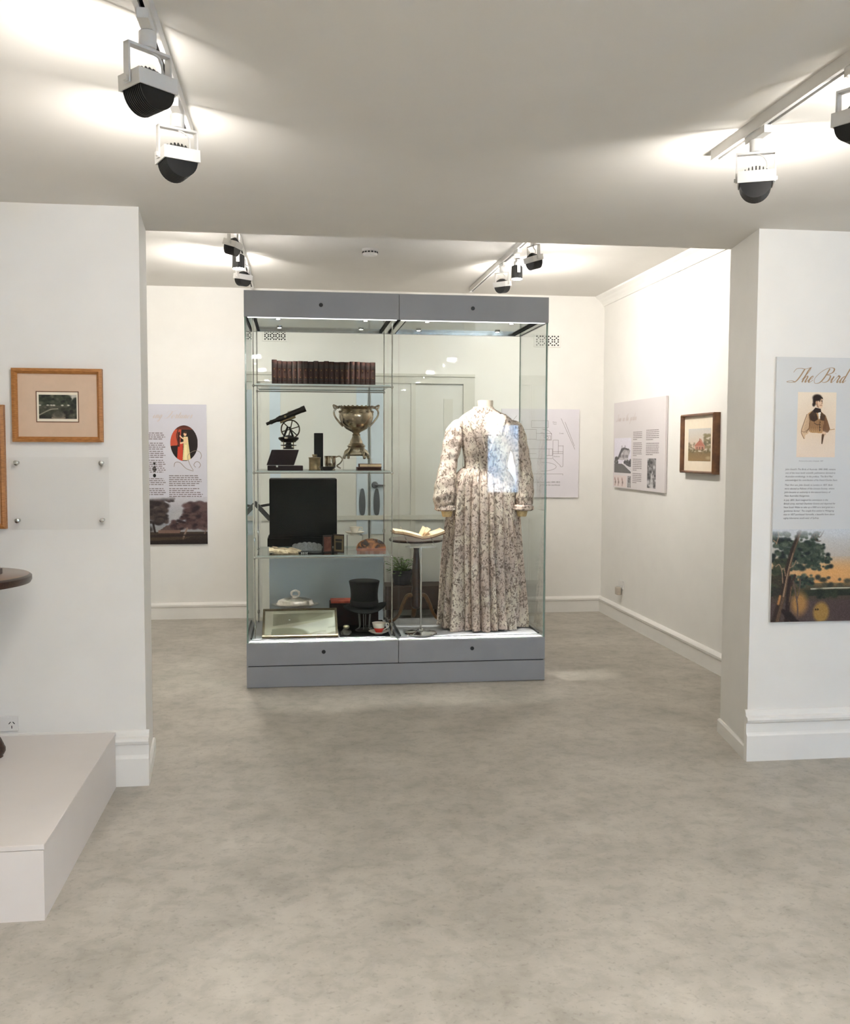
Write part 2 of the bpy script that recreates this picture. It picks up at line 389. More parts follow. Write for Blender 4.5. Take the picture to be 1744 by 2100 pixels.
# window behind the viewer, seen only as the blue reflection on the case
bm = B()
for x0, x1, z0, z1 in ((WX0, WX0+.05, WZ0, WZ1), (WX1-.05, WX1, WZ0, WZ1), (WX0, WX1, WZ0, WZ0+.05), (WX0, WX1, WZ1-.05, WZ1)): box(bm, x0, YR-.1, z0, x1, YR-.02, z1)
win = struct('window_1', bm, TRIM, label='white window frame')
bm = B(); box(bm, WX0+.05, YR-.065, WZ0+.05, WX1-.05, YR-.059, WZ1-.05); obj('glass_pane', bm, GLASS, win)

def skirting(name, prof, p0, p1, n, label=None):
    n = Vector(n); p0 = Vector(p0); p1 = Vector(p1)
    bm = B(); extr(bm, [p0 + n*d + Vector((0, 0, z)) for d, z in prof], p1-p0)
    return struct(name, bm, TRIM, label=label)
TALL = [(0,0),(.03,0),(.03,.12),(.024,.128),(.021,.135),(.02,.178),(.03,.184),(.034,.196),(.03,.207),(.014,.213),(.012,.226),(.006,.238),(0,.24)]
LOW = [(0,0),(.02,0),(.02,.1),(.028,.106),(.03,.122),(.022,.132),(.01,.14),(0,.142)]
JAMB = [(0,0),(.014,0),(.014,.062),(.008,.07),(0,.07)]
skirting('baseboard_left', TALL, (XF0, YP0, 0), (JL0+.014, YP0, 0), (0, -1, 0), 'tall moulded skirting under the wall left of the opening')
skirting('baseboard_right', TALL, (JR0-.014, YP0, 0), (XF1, YP0, 0), (0, -1, 0), 'tall moulded skirting under the wall right of the opening')
def jn(a, b): d = (Vector((b[0]-a[0], b[1]-a[1], 0))).normalized(); return Vector((d.y, -d.x, 0))
n_ = jn((JL0, YP0), (JL1, YP1)); skirting('baseboard_left_jamb', JAMB, (JL0, YP0, 0), (JL1, YP1, 0), n_ if n_.x > 0 else -n_)
n_ = jn((JR0, YP0), (JR1, YP1)); skirting('baseboard_right_jamb', JAMB, (JR0, YP0, 0), (JR1, YP1, 0), n_ if n_.x < 0 else -n_)
skirting('baseboard_rear_right', LOW, (XR, YP1, 0), (XR, YB, 0), (-1, 0, 0))
DX0, DX1 = -.42, 1.55
skirting('baseboard_back_left', LOW, (XL, YB, 0), (DX0, YB, 0), (0, -1, 0))
skirting('baseboard_back_right', LOW, (DX1, YB, 0), (XR, YB, 0), (0, -1, 0))
CORN = [(0,0),(0,-.085),(.012,-.085),(.016,-.075),(.03,-.055),(.055,-.03),(.07,-.02),(.08,-.012),(.085,0)]
bm = B(); extr(bm, [Vector((XR-d, YP1, CZ2+z)) for d, z in CORN], (0, YB-YP1, 0)); struct('trim_1', bm, TRIM, label='white cornice along the right side wall of the rear room')

# double door in the back wall, seen through the case
DOORG = mat('door_paint', (214, 213, 206), .5, var=.012, scale=5)
DAYSTRIP = mat('blue_daylight_paint', (198, 210, 219), .35, var=.03, scale=5, spec=.6)  # pale blue puts reflected daylight into the colour of the door strips
CASING = mat('casing_paint', (206, 204, 194), .5, var=.015, scale=5)
bm = B(); box(bm, -.30, YB-.035, 0, .99, YB, 2.03)
door = struct('door_1', bm, DOORG, label='pale grey double door in the back wall seen through the case')
bm = B()
box(bm, DX0, YB-.05, 2.03, DX1, YB, 2.105); box(bm, DX0, YB-.05, 0, DX0+.09, YB, 2.03); box(bm, DX1-.10, YB-.05, 0, DX1, YB, 2.03)
box(bm, DX0-.0, YB-.065, 2.09, DX1, YB, 2.112)
obj('door_casing', bm, CASING, door)
bm = B(); box(bm, .99, YB-.02, 0, DX1-.10, YB, 2.03); obj('side_panel', bm, DOORG, door)
bm = B(); box(bm, .99, YB-.045, 0, 1.03, YB, 2.03); box(bm, 1.28, YB-.03, 0, 1.36, YB, 1.9); obj('mullion', bm, CASING, door)
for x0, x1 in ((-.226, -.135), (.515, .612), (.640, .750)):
    bm = B(); box(bm, x0, YB-.045, .72, x1, YB-.03, 1.96); obj('painted_daylight_strip', bm, DAYSTRIP, door)  # stands in for a strip of reflected daylight, not a real pane
bm = B(); box(bm, .622, YB-.047, .0, .630, YB-.03, 2.03); obj('meeting_stile', bm, GREYD, door)
bm = B(); box(bm, -.30, YB-.055, .845, 1.40, YB-.03, .885); obj('lock_rail', bm, CASING, door)
GUN = mat('gunmetal', (92, 96, 100), .45, metal=.5, var=.05)
for cx, z0, z1 in ((.565, .885, 1.12), (.690, .885, 1.12)):
    bm = B(); pts = []
    for k in range(24):
        a = 2*PI*k/24; s = math.sin(a); w = .027*(1-.30*max(0, s)); s = math.copysign(abs(s)**.8, s)
        pts.append((cx+w*math.copysign(abs(math.cos(a))**.55, math.cos(a)), YB-.058, (z0+z1)/2 + (z1-z0)/2*s))
    extr(bm, pts, (0, .012, 0)); obj('push_plate', bm, GUN, door)
bm = B(); lathe(bm, [(.028, 0), (.03, .006), (.024, .02), (.0, .022)], (0, 0, 0), 20); bm.transform(Matrix.Translation((.675, YB-.045, 1.15)) @ Matrix.Rotation(PI/2, 4, 'X'))
tube(bm, [(.675, YB-.07, 1.15), (.76, YB-.07, 1.145)], .008, 8); obj('lever_handle', bm, GUN, door, smooth=True)

# ------------------------------------------------------------------ tracks and track lamps
LENSF = emit_mat('lamp_lens_front', WARM, LAMP_FRONT); LENSL = emit_mat('lamp_lens_front_left', WARM, LAMP_LEFT); LENSR = emit_mat('lamp_lens_rear', WARM, LAMP_REAR); LENSD = emit_mat('lamp_lens_down', WARM, LAMP_DOWN)
def track(x, y0, y1, z, label):
    t = thing('lighting_track', label, 'lighting track', (x, y0, z-.035))
    bm = B(); box(bm, x-.018, y0, z-.035, x-.006, y1, z); box(bm, x+.006, y0, z-.035, x+.018, y1, z); box(bm, x-.006, y0, z-.012, x+.006, y1, z); box(bm, x-.018, y1, z-.036, x+.018, y1+.006, z)
    obj('rail', bm, WHITE, t)
    bm = B(); box(bm, x-.006, y0, z-.022, x+.006, y1, z-.012); obj('conductor_slot', bm, HOLE, t, label='black slot along the rail')
    return t
track(-.335, -1.2, 3.2, CZ, 'white lighting track on the front room ceiling at the left')
track(1.41, -1.2, 3.2, CZ, 'white lighting track on the front room ceiling at the right')
track(-.36, 5.3, 8.3, CZ2, 'white lighting track on the rear room ceiling above the left of the case')
track(1.47, 5.3, 8.2, CZ2, 'white lighting track on the rear room ceiling above the right of the case')
def lamp(x, y, z, yaw, tilt, lens, label, down=False, recess=0.0):
    """hangs from z; yaw: where the lens looks (angle in plan), tilt above the horizon"""
    t = thing('track_lamp', label, 'track lamp', (x, y, z)); t.scale = (.76, .76, .80)
    bm = B(); box(bm, -.017, -.10, -.028, .017, .07, 0); lathe(bm, [(.024, -.075), (.027, -.07), (.027, -.03), (.022, -.026)], (0, .0, 0), 20)
    obj('adapter', bm, WHITE, t, local=True, smooth=True)
    c, s = math.cos(yaw), math.sin(yaw)
    def L(p): return Vector((p[0]*c-p[1]*s, p[0]*s+p[1]*c, p[2]))          # +x of the head looks where the lens looks
    R = Matrix.Rotation(yaw, 4, 'Z')
    bm = B(); box(bm, -.013, -.078, -.083, .013, .078, -.075); box(bm, -.013, -.078, -.19, .013, -.072, -.075); box(bm, -.013, .072, -.19, .013, .078, -.075)
    for sgn in (-1, 1): obox(bm, (0, sgn*.08, -.178), (1,0,0), (0,1,0), (0,0,1), .007, .004, .007)
    bm.transform(R); obj('yoke', bm, WHITE, t, local=True)
    T = Matrix.Translation((0, 0, -.178)) @ R @ Matrix.Rotation(-tilt, 4, 'Y')
    bm = B()
    if down:
        lathe(bm, [(.0, -.050+recess), (.045, -.050+recess), (.046, -.055), (.05, -.05), (.05, .045), (.04, .055)], (0, 0, 0), 8); bm.transform(Matrix.Translation((0, 0, -.178)) @ R)
        obj('housing', bm, BLACKM, t, local=True, label='black can shaped lamp head')
        bm = B(); lathe(bm, [(.044, -.058+recess), (.044, -.054+recess)], (0, 0, 0), 16); bm.transform(Matrix.Translation((0, 0, -.178))); obj('lens', bm, lens, t, local=True)
        return t
    # square white band, black finned dome beneath and behind, small fins on top
    for x0, x1, y0, y1 in ((-.052, -.047, -.07, .07), (.047, .052, -.07, .07), (-.047, .047, -.07, -.065), (-.047, .047, .065, .07)): box(bm, x0, y0, -.022, x1, y1, .022)
    bm.transform(T); hs = obj('housing_band', bm, WHITE, t, local=True)
    bm = B()
    prof = [(.062*math.cos(a), -.018-.062*math.sin(a)) for a in np.linspace(.0, PI, 17)]
    for k in range(11):
        x0 = -.045 + k*.0082; extr(bm, [(x0, py, pz) for py, pz in prof], (.005, 0, 0))
    extr(bm, [(-.042, py*.93, -.018+(pz+.018)*.92) for py, pz in prof], (.084, 0, 0)); box(bm, -.045, -.063, -.02, .045, .063, .0)
    bm.transform(T); obj('heat_sink', bm, BLACKM, t, local=True, label='black finned heat sink')
    bm = B()
    for k in range(7):
        y0 = -.045 + k*.014; h = .03-.0012*(k-3)**2
        extr(bm, [(-.04, y0, .0), (.02, y0, .0), (.01, y0, .02+h*.4), (-.01, y0, .02+h), (-.035, y0, .024)], (0, .005, 0))
    bm.transform(T); obj('top_fins', bm, BLACKM, t, local=True)
    bm = B(); tube(bm, cr([(0, 0, -.08), (-.02, -.03, -.1), (-.01, -.045, -.125), (-.015, -.04, -.16)], 5), .0035, 8); bm.transform(R); obj('cable', bm, WHITE, t, local=True, smooth=True)
    bm = B(); v = [bm.verts.new(p) for p in ((.0535, -.06, -.02), (.0535, .06, -.02), (.0535, .06, .02), (.0535, -.06, .02))]; bm.faces.new(v)
    bm.transform(T); obj('lens', bm, lens, t, local=True, label='lit lens')
    return t
zt, zt2 = CZ-.035, CZ2-.035
lamp(-.335, 2.37, zt, 2.35, -.06, LENSL, 'nearer of the two white and black lamps on the left front track')
lamp(-.335, 2.93, zt, 2.05, -.06, LENSL, 'farther of the two white and black lamps on the left front track')
lamp(1.41, 2.35, zt, .5, -.04, LENSF, 'lamp on the right front track cut by the edge of the photograph')
lamp(1.41, 2.91, zt, 1.15, -.04, LENSF, 'white and black lamp near the far end of the right front track')
for tx0, side in ((-.335, 'left'), (1.41, 'right')):
    for y, where in ((1.45, 'ahead of'), (.55, 'beside'), (-.4, 'close behind'), (-1.05, 'farther behind')):  # out-of-view lamps added to fill the front room with light
        lamp(tx0, y, zt, 0, 0, LENSD, 'added downward fill lamp on the %s front track %s the viewer' % (side, where), down=True, recess=0 if y == .55 else .022)
lamp(-.36, 5.85, zt2, 2.8, .28, LENSR, 'nearest lamp on the left track of the rear room')
lamp(-.36, 6.38, zt2, 0.0, 0, LENSD, 'middle lamp on the left rear track with its lit end pointing down', down=True)
lamp(-.36, 6.93, zt2, 2.3, .16, LENSR, 'farthest lamp on the left track of the rear room')
lamp(1.47, 6.02, zt2, .35, .28, LENSR, 'nearest lamp on the right track of the rear room')
lamp(1.47, 6.48, zt2, 0.0, 0, LENSD, 'middle lamp on the right rear track with its lit end pointing down', down=True)
lamp(1.47, 6.95, zt2, .75, .16, LENSR, 'farthest lamp on the right track of the rear room')

t = thing('smoke_detector', 'round white smoke detector on the rear room ceiling above the case', 'smoke detector', (.505, 6.75, CZ2))
bm = B(); lathe(bm, [(.055, 0), (.055, -.012), (.05, -.014)], (.505, 6.75, CZ2), 28); obj('base', bm, WHITE, t, smooth=True)
bm = B(); lathe(bm, [(.05, -.012), (.052, -.03), (.046, -.042), (.025, -.046)], (.505, 6.75, CZ2), 28); obj('cover', bm, WHITE, t, smooth=True)
bm = B()
for k in range(14):
    a = 2*PI*k/14; obox(bm, (.505+.052*math.cos(a), 6.75+.052*math.sin(a), CZ2-.024), (-math.sin(a), math.cos(a), 0), (math.cos(a), math.sin(a), 0), (0,0,1), .007, .002, .005)
obj('vent_slots', bm, BLACKM, t)

PB = Plane((0, YB, 0), (1, 0, 0), (0, -1, 0))        # back wall
PP = Plane((0, YP0, 0), (1, 0, 0), (0, -1, 0))       # fronts of the two piers
PS = Plane((XR, 8.5, 0), (0, -1, 0), (-1, 0, 0))     # right side wall of the rear room: a runs towards the viewer
def vent(x0, z0, x1, z1, label):
    t = thing('vent_grille', label, 'vent', (x0, YB, z0))
    bm = B(); PB.box(bm, x0, z0, 0, x1, z1, .012); obj('plate', bm, WALL, t, bevel=.003)
    bm = B(); nx = 4
    cw = (x1-x0-.03)/nx; ch = (z1-z0-.02)/2
    for i in range(nx):
        for j in range(2):
            cx = x0+.015+cw*(i+.5); cz = z0+.01+ch*(j+.5)
            for dx, dz in ((0,0),(-.3,-.3),(.3,.3),(-.3,.3),(.3,-.3)):
                obox(bm, PB.at(cx+dx*cw, cz+dz*ch, .0125), (1,0,1), (0,1,0), (-1,0,1), .0058, .001, .0058)
    obj('holes', bm, HOLE, t, label='dark holes in a diagonal lattice')
vent(2.085, 2.365, 2.33, 2.48, 'white pierced wall vent right of the display case')
vent(-.285, 2.375, -.07, 2.47, 'white pierced wall vent seen through the left bay of the case')

# ------------------------------------------------------------------ wall panels and pictures
def panel(name, label, cat, pl, a0, b0, a1, b1, th, m):
    t = thing(name, label, cat, pl.at((a0+a1)/2, b0, 0))
    bm = B(); pl.box(bm, a0, b0, .004, a1, b1, th); obj('board', bm, m, t)
    return t
PANELG = mat('pale_blue_grey_panel', (212, 213, 212), .5, var=.02, scale=3)
PANELL = mat('pale_lilac_panel', (204, 203, 212), .5, var=.02, scale=3)
PANELW = mat('pale_lilac_white_panel', (222, 218, 224), .5, var=.015, scale=3)
PANELP = mat('pale_pink_grey_panel', (218, 212, 212), .5, var=.015, scale=3)

# --- panel right of the opening
a0, a1, b0, b1 = 2.19, 2.90, .655, 1.885
t = panel('information_panel', 'tall pale panel with portrait and painted trees right of the opening', 'information panel', PP, a0, b0, a1, b1, .018, PANELG)
script_text('title_word', 'The Bird', PP, a0+.078, 1.77, .0187, .029, TITLE, t, fat=.085)
cv = Canvas(136, 202, (236, 218, 196)); cv.rng = np.random.RandomState(6); cv.grad(0, 1, (238, 223, 202), (233, 214, 194))
sep, dk, md, lt, sk = (188, 146, 100), (44, 30, 24), (110, 76, 50), (214, 182, 146), (228, 194, 160)
cv.ell(.5, .5, .42, .30, (226, 202, 174), .6, .6)
cv.poly([(.25,.34),(.19,.44),(.13,.54),(.115,.62),(.17,.70),(.21,.715),(.22,.66),(.30,.63),(.34,.52),(.36,.36)], lt)
cv.poly([(.36,.29),(.27,.33),(.33,.44),(.31,.56),(.34,.62),(.66,.63),(.72,.56),(.78,.60),(.85,.57),(.80,.46),(.74,.36),(.62,.30),(.50,.28)], sep)
cv.poly([(.72,.36),(.79,.44),(.86,.57),(.80,.62),(.70,.62),(.66,.56)], md, .8)
for k in range(26): x = .30+.017*k; cv.stroke([(x, .36+.02*math.sin(k)), (x+.015, .46), (x+.004, .58+.03*math.sin(k*2.1))], .006, md, .5)
for k in range(12): cv.stroke([(.26-.012*k*.8, .38+.022*k), (.33-.006*k, .40+.02*k)], .004, md, .5)
cv.poly([(.40,.275),(.30,.345),(.34,.43),(.44,.455),(.53,.42),(.50,.33)], dk, .8); cv.poly([(.60,.29),(.72,.36),(.70,.44),(.60,.43),(.585,.36)], dk, .7)
cv.poly([(.535,.315),(.605,.305),(.585,.40),(.56,.42)], (242, 234, 222)); cv.poly([(.405,.275),(.46,.235),(.60,.255),(.615,.30),(.52,.32),(.42,.31)], dk)
cv.ell(.555, .150, .082, .088, sk, .12); cv.ell(.60, .20, .045, .045, sk, .3); cv.poly([(.62,.125),(.655,.165),(.625,.172)], sk)
cv.poly([(.47,.16),(.50,.23),(.56,.248),(.53,.20),(.505,.15)], (150, 106, 78), .7)
cv.ell(.50, .085, .115, .050, dk, .25); cv.ell(.445, .13, .055, .065, dk, .3); cv.ell(.415, .19, .035, .03, dk, .4); cv.poly([(.56,.045),(.645,.085),(.655,.115),(.60,.092),(.53,.10)], dk, .9)
for p in ([(.545,.128),(.585,.125)], [(.615,.128),(.64,.132)]): cv.stroke(p, .007, dk, .9)
for c in ((.57,.142), (.625,.145)): cv.ell(c[0], c[1], .014, .007, dk, .3)
cv.stroke([(.61,.13),(.638,.170),(.61,.178)], .005, md); cv.stroke([(.575,.203),(.60,.20),(.625,.204)], .006, (120, 66, 50)); cv.ell(.48, .16, .018, .026, (206, 160, 124), .3)
cv.stroke([(.25,.34),(.17,.48),(.115,.61),(.19,.715)], .007, md); cv.stroke([(.34,.42),(.30,.56),(.24,.62)], .006, md); cv.stroke([(.13,.60),(.22,.60),(.30,.56)], .005, md)
cv.ell(.70, .635, .055, .032, sk, .3); cv.stroke([(.66,.645),(.70,.655),(.74,.64)], .004, md); cv.stroke([(.675,.66),(.665,.72),(.655,.785)], (.03, .012), (84, 60, 42)); cv.stroke([(.85,.575),(.97,.565)], .008, sep)
cv.stroke([(.585,.42),(.58,.60)], .006, dk, .8); cv.stroke([(.44,.47),(.52,.50),(.58,.49)], .006, dk, .8)
for k in range(4): cv.ell(.60, .46+.04*k, .01, .007, dk, .3)
cv.grain(3)
put_print('portrait_print', cv, PP, 2.297, 1.425, 2.487, 1.725, .0185, t, label='sepia portrait of a seated person in a dark jacket')
put_text('caption', 'Portrait of the author, lithograph, 1849', PP, 2.31, 1.405, .0185, .0075, INKS, t)
TX = ['John Gould\'s The Birds of Australia 1840-1848, remains', 'one of the most lavish scientific publications devoted to', 'Australian ornithology. In the preface, \'The Bird Man\'', 'acknowledged the contribution of his friend Charles Sturt.']
put_text('text_block', '\n'.join(TX), PP, 2.245, 1.365, .0185, .0118, INK, t, gap=1.42, wide=.93)
TX = ['Their first son, John Gould, in London in 1837. Both', 'were elected as Fellows of the Linnean Society, where', 'John became an authority in the natural history of', 'New Australian Kangaroos.']
put_text('text_block', '\n'.join(TX), PP, 2.243, 1.292, .0185, .0118, INK, t, gap=1.42, wide=.95)
TX = ['In July 1833, Sturt resigned his commission in the', 'British army, married Charlotte Greene and departed for', 'New South Wales to take up a 5000 acre land grant as a', '\'gentleman farmer\'. The couple first settled at Mittagong', 'then in 1837 purchased Varroville, a beautiful farm about', 'eighty kilometres south-west of Sydney.']
put_text('text_block', '\n'.join(TX), PP, 2.241, 1.222, .0185, .0118, INK, t, gap=1.42, wide=.93)
cv = Canvas(260, 158, (205, 208, 212)); cv.rng = np.random.RandomState(11)
cv.grad(0, .30, (204, 208, 211), (186, 176, 164)); cv.grad(.30, .58, (190, 174, 152), (206, 150, 94)); cv.grad(.58, .66, (96, 86, 66), (62, 58, 44)); cv.grad(.66, 1, (80, 68, 60), (58, 48, 46))
cv.ell(.45, .47, .22, .10, (222, 166, 102), .7, .8)
cv.blobs(34, .30, .52, 1.0, .62, .012, .03, [(62, 60, 50), (78, 74, 58), (54, 54, 44)], .85)
cv.stroke([(.28,.645),(.5,.64),(1,.645)], .004, (196, 190, 168)); cv.grad(.66, .72, (40, 48, 36), (36, 42, 32)); cv.blobs(30, .2, .66, 1, .74, .012, .03, [(30, 38, 28), (48, 54, 40)], .7)
cv.poly([(.0,.80),(.3,.77),(1,.75),(1,1),(0,1)], (78, 64, 62)); cv.ell(.355, .90, .055, .11, (158, 124, 66), .2); cv.ell(.80, .9, .14, .12, (104, 84, 60), .6, .6); cv.ell(.20, .80, .055, .12, (164, 122, 70), .4)
fol = [(38, 50, 44), (50, 62, 52), (30, 38, 36), (68, 78, 64), (56, 66, 58), (82, 92, 76)]
cv.blobs(170, .0, .04, .33, .36, .010, .028, fol, .85); cv.blobs(110, .12, .16, .36, .44, .010, .026, fol, .85); cv.blobs(36, .28, .28, .42, .42, .008, .02, fol, .8); cv.blobs(80, .0, .34, .11, .62, .010, .026, [(50, 56, 42), (66, 68, 50), (40, 44, 36)], .75)
cv.blobs(50, .14, .48, .30, .62, .008, .02, fol, .7); cv.blobs(46, .0, .5, .10, .74, .01, .025, [(58, 52, 40), (44, 44, 36)], .6)
bk, bm_, bl = (50, 38, 30), (92, 72, 56), (146, 120, 96)
cv.stroke([(.035,1.0),(.06,.84),(.085,.68),(.105,.50),(.135,.28),(.19,.03)], (.026, .012), bk); cv.stroke([(.048,1.0),(.075,.83),(.10,.66),(.118,.48),(.15,.26),(.195,.04)], (.012, .005), bm_, .9); cv.stroke([(.088,.72),(.10,.6),(.118,.44),(.148,.26)], (.005, .003), bl, .9); cv.stroke([(.055,.80),(.066,.72)], .01, (178, 126, 76), .6)
cv.stroke([(.115,1.0),(.12,.82),(.125,.62),(.13,.52)], (.016, .010), (44, 32, 28)); cv.stroke([(.128,.8),(.14,.62),(.165,.5)], .009, (58, 44, 36)); cv.stroke([(.132,.78),(.143,.62)], .003, (110, 84, 64))
for p in ([(.082,.58),(.075,.46),(.055,.38),(.03,.40)], [(.10,.5),(.09,.42)], [(.125,.42),(.155,.39),(.17,.34)], [(.03,.16),(.045,.08),(.04,.03)], [(.01,.12),(.035,.15)]): cv.stroke(p, .003, bl, .9)
cv.stroke([(.19,1.0),(.19,.85),(.175,.70),(.155,.56)], .005, (92, 76, 66)); cv.stroke([(.182,.78),(.20,.64),(.205,.54)], .0035, (96, 80, 70)); cv.stroke([(.175,.7),(.16,.6)], .003, (96, 80, 70)); cv.stroke([(.09,.88),(.13,.95),(.19,1.0)], .014, (38, 28, 26)); cv.stroke([(.13,.92),(.16,.97)], .02, (34, 26, 24))
for k in range(2): cv.ell(.318+.014*k, .868, .005, .010, (14, 12, 10), .3)
for p in ([(.27,.10),(.30,.05),(.33,.09),(.36,.02)], [(.29,.06),(.31,.13),(.34,.13)], [(.31,.03),(.34,.04)]): cv.stroke(p, .003, (84, 72, 62))
t_ = np.clip((.12-cv.Y)/.12, 0, 1)[..., None]; cv.a = cv.a*(1-t_) + np.array((204, 208, 212))*t_
cv.grain(6)
put_print('landscape_print', cv, PP, a0, b0, a1, b0+.435, .0185, t, label='painted gum trees and evening sky along the foot of the panel')

# --- tall panel on the back wall, left
a0, a1, b0, b1 = -1.44, -.757, .645, 1.832
t = panel('information_panel', 'tall lilac panel with an oval picture on the back wall beyond the left pier', 'information panel', PB, a0, b0, a1, b1, .018, PANELL)
script_text('title_word', 'ing Fortunes', PB, -1.205, 1.715, .0187, .027, PALET, t, fat=.14)
cv = Canvas(150, 190, (30, 22, 20)); cv.rng = np.random.RandomState(5)
cv.poly([(0,0),(.42,0),(.36,.58),(0,.58)], (188, 78, 52)); cv.grad(.0, .12, (70, 34, 24), (110, 50, 36)); cv.poly([(0,.58),(.3,.56),(.3,.8),(0,.8)], (36, 22, 22))
cv.poly([(.28,.52),(.46,.5),(.44,1),(.24,1)], (196, 64, 44)); cv.poly([(.28,.2),(.36,.18),(.34,.6),(.26,.6)], (60, 26, 20)); cv.stroke([(.3,.1),(.24,.3),(.3,.55)], .02, (96, 44, 30))
cv.poly([(.48,.32),(.64,.32),(.66,.5),(.74,.98),(.44,.98),(.48,.6)], (222, 204, 148)); cv.poly([(.52,.55),(.6,.55),(.62,.98),(.5,.98)], (238, 224, 172)); cv.ell(.54, .25, .055, .055, (232, 192, 152)); cv.ell(.56, .20, .055, .03, (70, 42, 26))
cv.stroke([(.6,.36),(.56,.46),(.38,.5)], .03, (234, 196, 158)); cv.stroke([(.5,.38),(.44,.36),(.36,.3)], .024, (234, 196, 158)); cv.grain(4)
put_print('oval_print', cv, PB, -1.058, 1.355, -.832, 1.655, .0188, t, mask=lambda X, Y: ((X-.5)/.5)**2+((Y-.5)/.5)**2 < 1, label='oval picture of a person in a cream gown beside red drapery')
bm = B()
for pts in ([(-.80,1.40),(-.815,1.43),(-.86,1.44),(-.915,1.40),(-.90,1.33),(-.87,1.275)], [(-1.03,1.305),(-1.02,1.34),(-.98,1.34),(-.93,1.29),(-.87,1.268)], [(-.85,1.30),(-.865,1.32),(-.85,1.345),(-.825,1.345),(-.81,1.32),(-.825,1.295)], [(-.80,1.40),(-.81,1.37)]):
    tube(bm, [PB.at(p[0], p[1], .0187) for p in cr(pts, 6)], .0022, 6)
obj('flourish', bm, mat('flourish_ink', (150, 132, 120), .6), t)
def lines(pl, a, b, wlist, dz, h, c, m, parent, name='text_block', seed=1):
    """a block of small printed lines, too far away to read: each line is broken into word-long dashes"""
    rg = random.Random(seed); bm = B()
    for k, w in enumerate(wlist):
        x = 0
        while x < w:
            ww = min(rg.uniform(.012, .04), w-x)
            if ww > .004: pl.box(bm, a+x, b-k*dz, c, a+x+ww, b-k*dz+h, c+.0004)
            x += ww + .006
    return obj(name, bm, m, parent)
lines(PB, -1.073, 1.225, [.24,.25,.27,.27,.25,.22], .0165, .0075, .0183, INKS, t, seed=2)
lines(PB, -1.073, 1.115, [.25,.21,.26,.28,.27], .0165, .0075, .0183, INKS, t, seed=3)
for z, n in ((1.585, 4), (1.50, 4), (1.43, 4), (1.355, 7), (1.20, 4), (1.115, 4)):
    lines(PB, -1.36, z, [.24+.03*((k*7) % 3)/3 for k in range(n)], .0165, .0075, .0183, INKS, t, seed=int(z*100))
bm = B()
for z, r in ((1.33, .012), (1.285, .022), (1.23, .016)): 
    pts = [PB.at(-1.192+r*.8*math.cos(a), z+r*math.sin(a), .0183) for a in np.linspace(0, 2*PI, 16)[:-1]]; extr(bm, pts, (0, -.0004, 0))
obj('ornament', bm, HOLE, t)
cv = Canvas(170, 110, (190, 190, 196)); cv.rng = np.random.RandomState(8)
cv.grad(0, .5, (196, 194, 200), (150, 152, 158)); cv.grad(.5, .74, (140, 146, 154), (150, 150, 150)); cv.grad(.74, 1, (66, 54, 46), (34, 28, 28))
cv.blobs(14, .5, .30, .75, .6, .03, .07, [(176, 176, 178), (168, 168, 172)], .4)
cv.poly([(.42,.70),(.50,.60),(.56,.59),(.68,.68),(.66,.76),(.4,.76)], (92, 76, 72)); cv.poly([(.40,.70),(.67,.70),(.66,.76),(.4,.76)], (122, 96, 84))
d1 = [(48, 42, 42), (60, 52, 50), (40, 34, 34), (74, 62, 60)]; d2 = [(64, 48, 50), (80, 60, 60), (46, 36, 38), (92, 72, 70)]
cv.blobs(90, .18, .05, .50, .45, .03, .055, d1, .7); cv.blobs(60, .30, .32, .5, .56, .025, .05, d1, .7); cv.blobs(20, .5, .0, .6, .1, .012, .03, d1, .7); cv.blobs(30, 0, .0, .3, .7, .04, .08, d1, .7)
cv.blobs(120, .74, .14, 1.0, .66, .03, .055, d2, .7); cv.blobs(50, .68, .36, .86, .66, .025, .045, d2, .7); cv.blobs(30, .56, .5, .68, .68, .02, .035, d2, .7)
cv.stroke([(.70,.88),(.72,.78),(.75,.66)], .01, (138, 116, 104)); cv.stroke([(.96,.78),(.98,.68)], .006, (120, 100, 92)); cv.stroke([(.36,.74),(.34,.56)], .012, (36, 30, 30))
cv.poly([(.2,.80),(1,.78),(1,.82),(.2,.84)], (40, 32, 30), .7); cv.poly([(.3,.86),(.8,.84),(.7,.9),(.3,.92)], (84, 68, 54), .6)
t_ = np.clip((.10-cv.Y)/.10, 0, 1)[..., None]; cv.a = cv.a*(1-t_) + np.array((198, 196, 204))*t_; cv.grain(4)
put_print('landscape_print', cv, PB, a0, b0, a1, b0+.405, .0185, t, label='dark painted park with trees along the foot of the panel')

# --- plan panel on the back wall, right
t = panel('plan_panel', 'pale lilac panel with a line drawn building plan behind the right end of the case', 'information panel', PB, 1.80, 1.035, 2.505, 1.82, .02, PANELW)
bm = B()
def ln(p, q, w=.0028):
    p, q = Vector(p), Vector(q); d = (q-p).normalized(); m = (p+q)/2
    obox(bm, PB.at(m.x, m.y, .0203), PB.u*d.x+PB.v*d.y, PB.n, PB.u*-d.y+PB.v*d.x, (q-p).length/2, .0002, w/2)
def rect(x0, z0, x1, z1):
    for p, q in (((x0,z0),(x1,z0)),((x1,z0),(x1,z1)),((x1,z1),(x0,z1)),((x0,z1),(x0,z0))): ln(p, q)
def arc(cx, cz, rx, rz, a0, a1):
    P = [(cx+rx*math.cos(a), cz+rz*math.sin(a)) for a in np.linspace(a0, a1, 17)]
    for p, q in zip(P, P[1:]): ln(p, q)
def X(px): return 1.80 + (px-1030)*.00448
def Z(py): return 1.82 - (py-838)*.00429
for q in ((1090,862,1124,876),(1100,888,1131,902),(1119,893,1129,901),(1134,902,1145,926),(1145,914,1155,930),(1119,920,1133,934),(1134,926,1155,930)): rect(X(q[0]), Z(q[3]), X(q[2]), Z(q[1]))
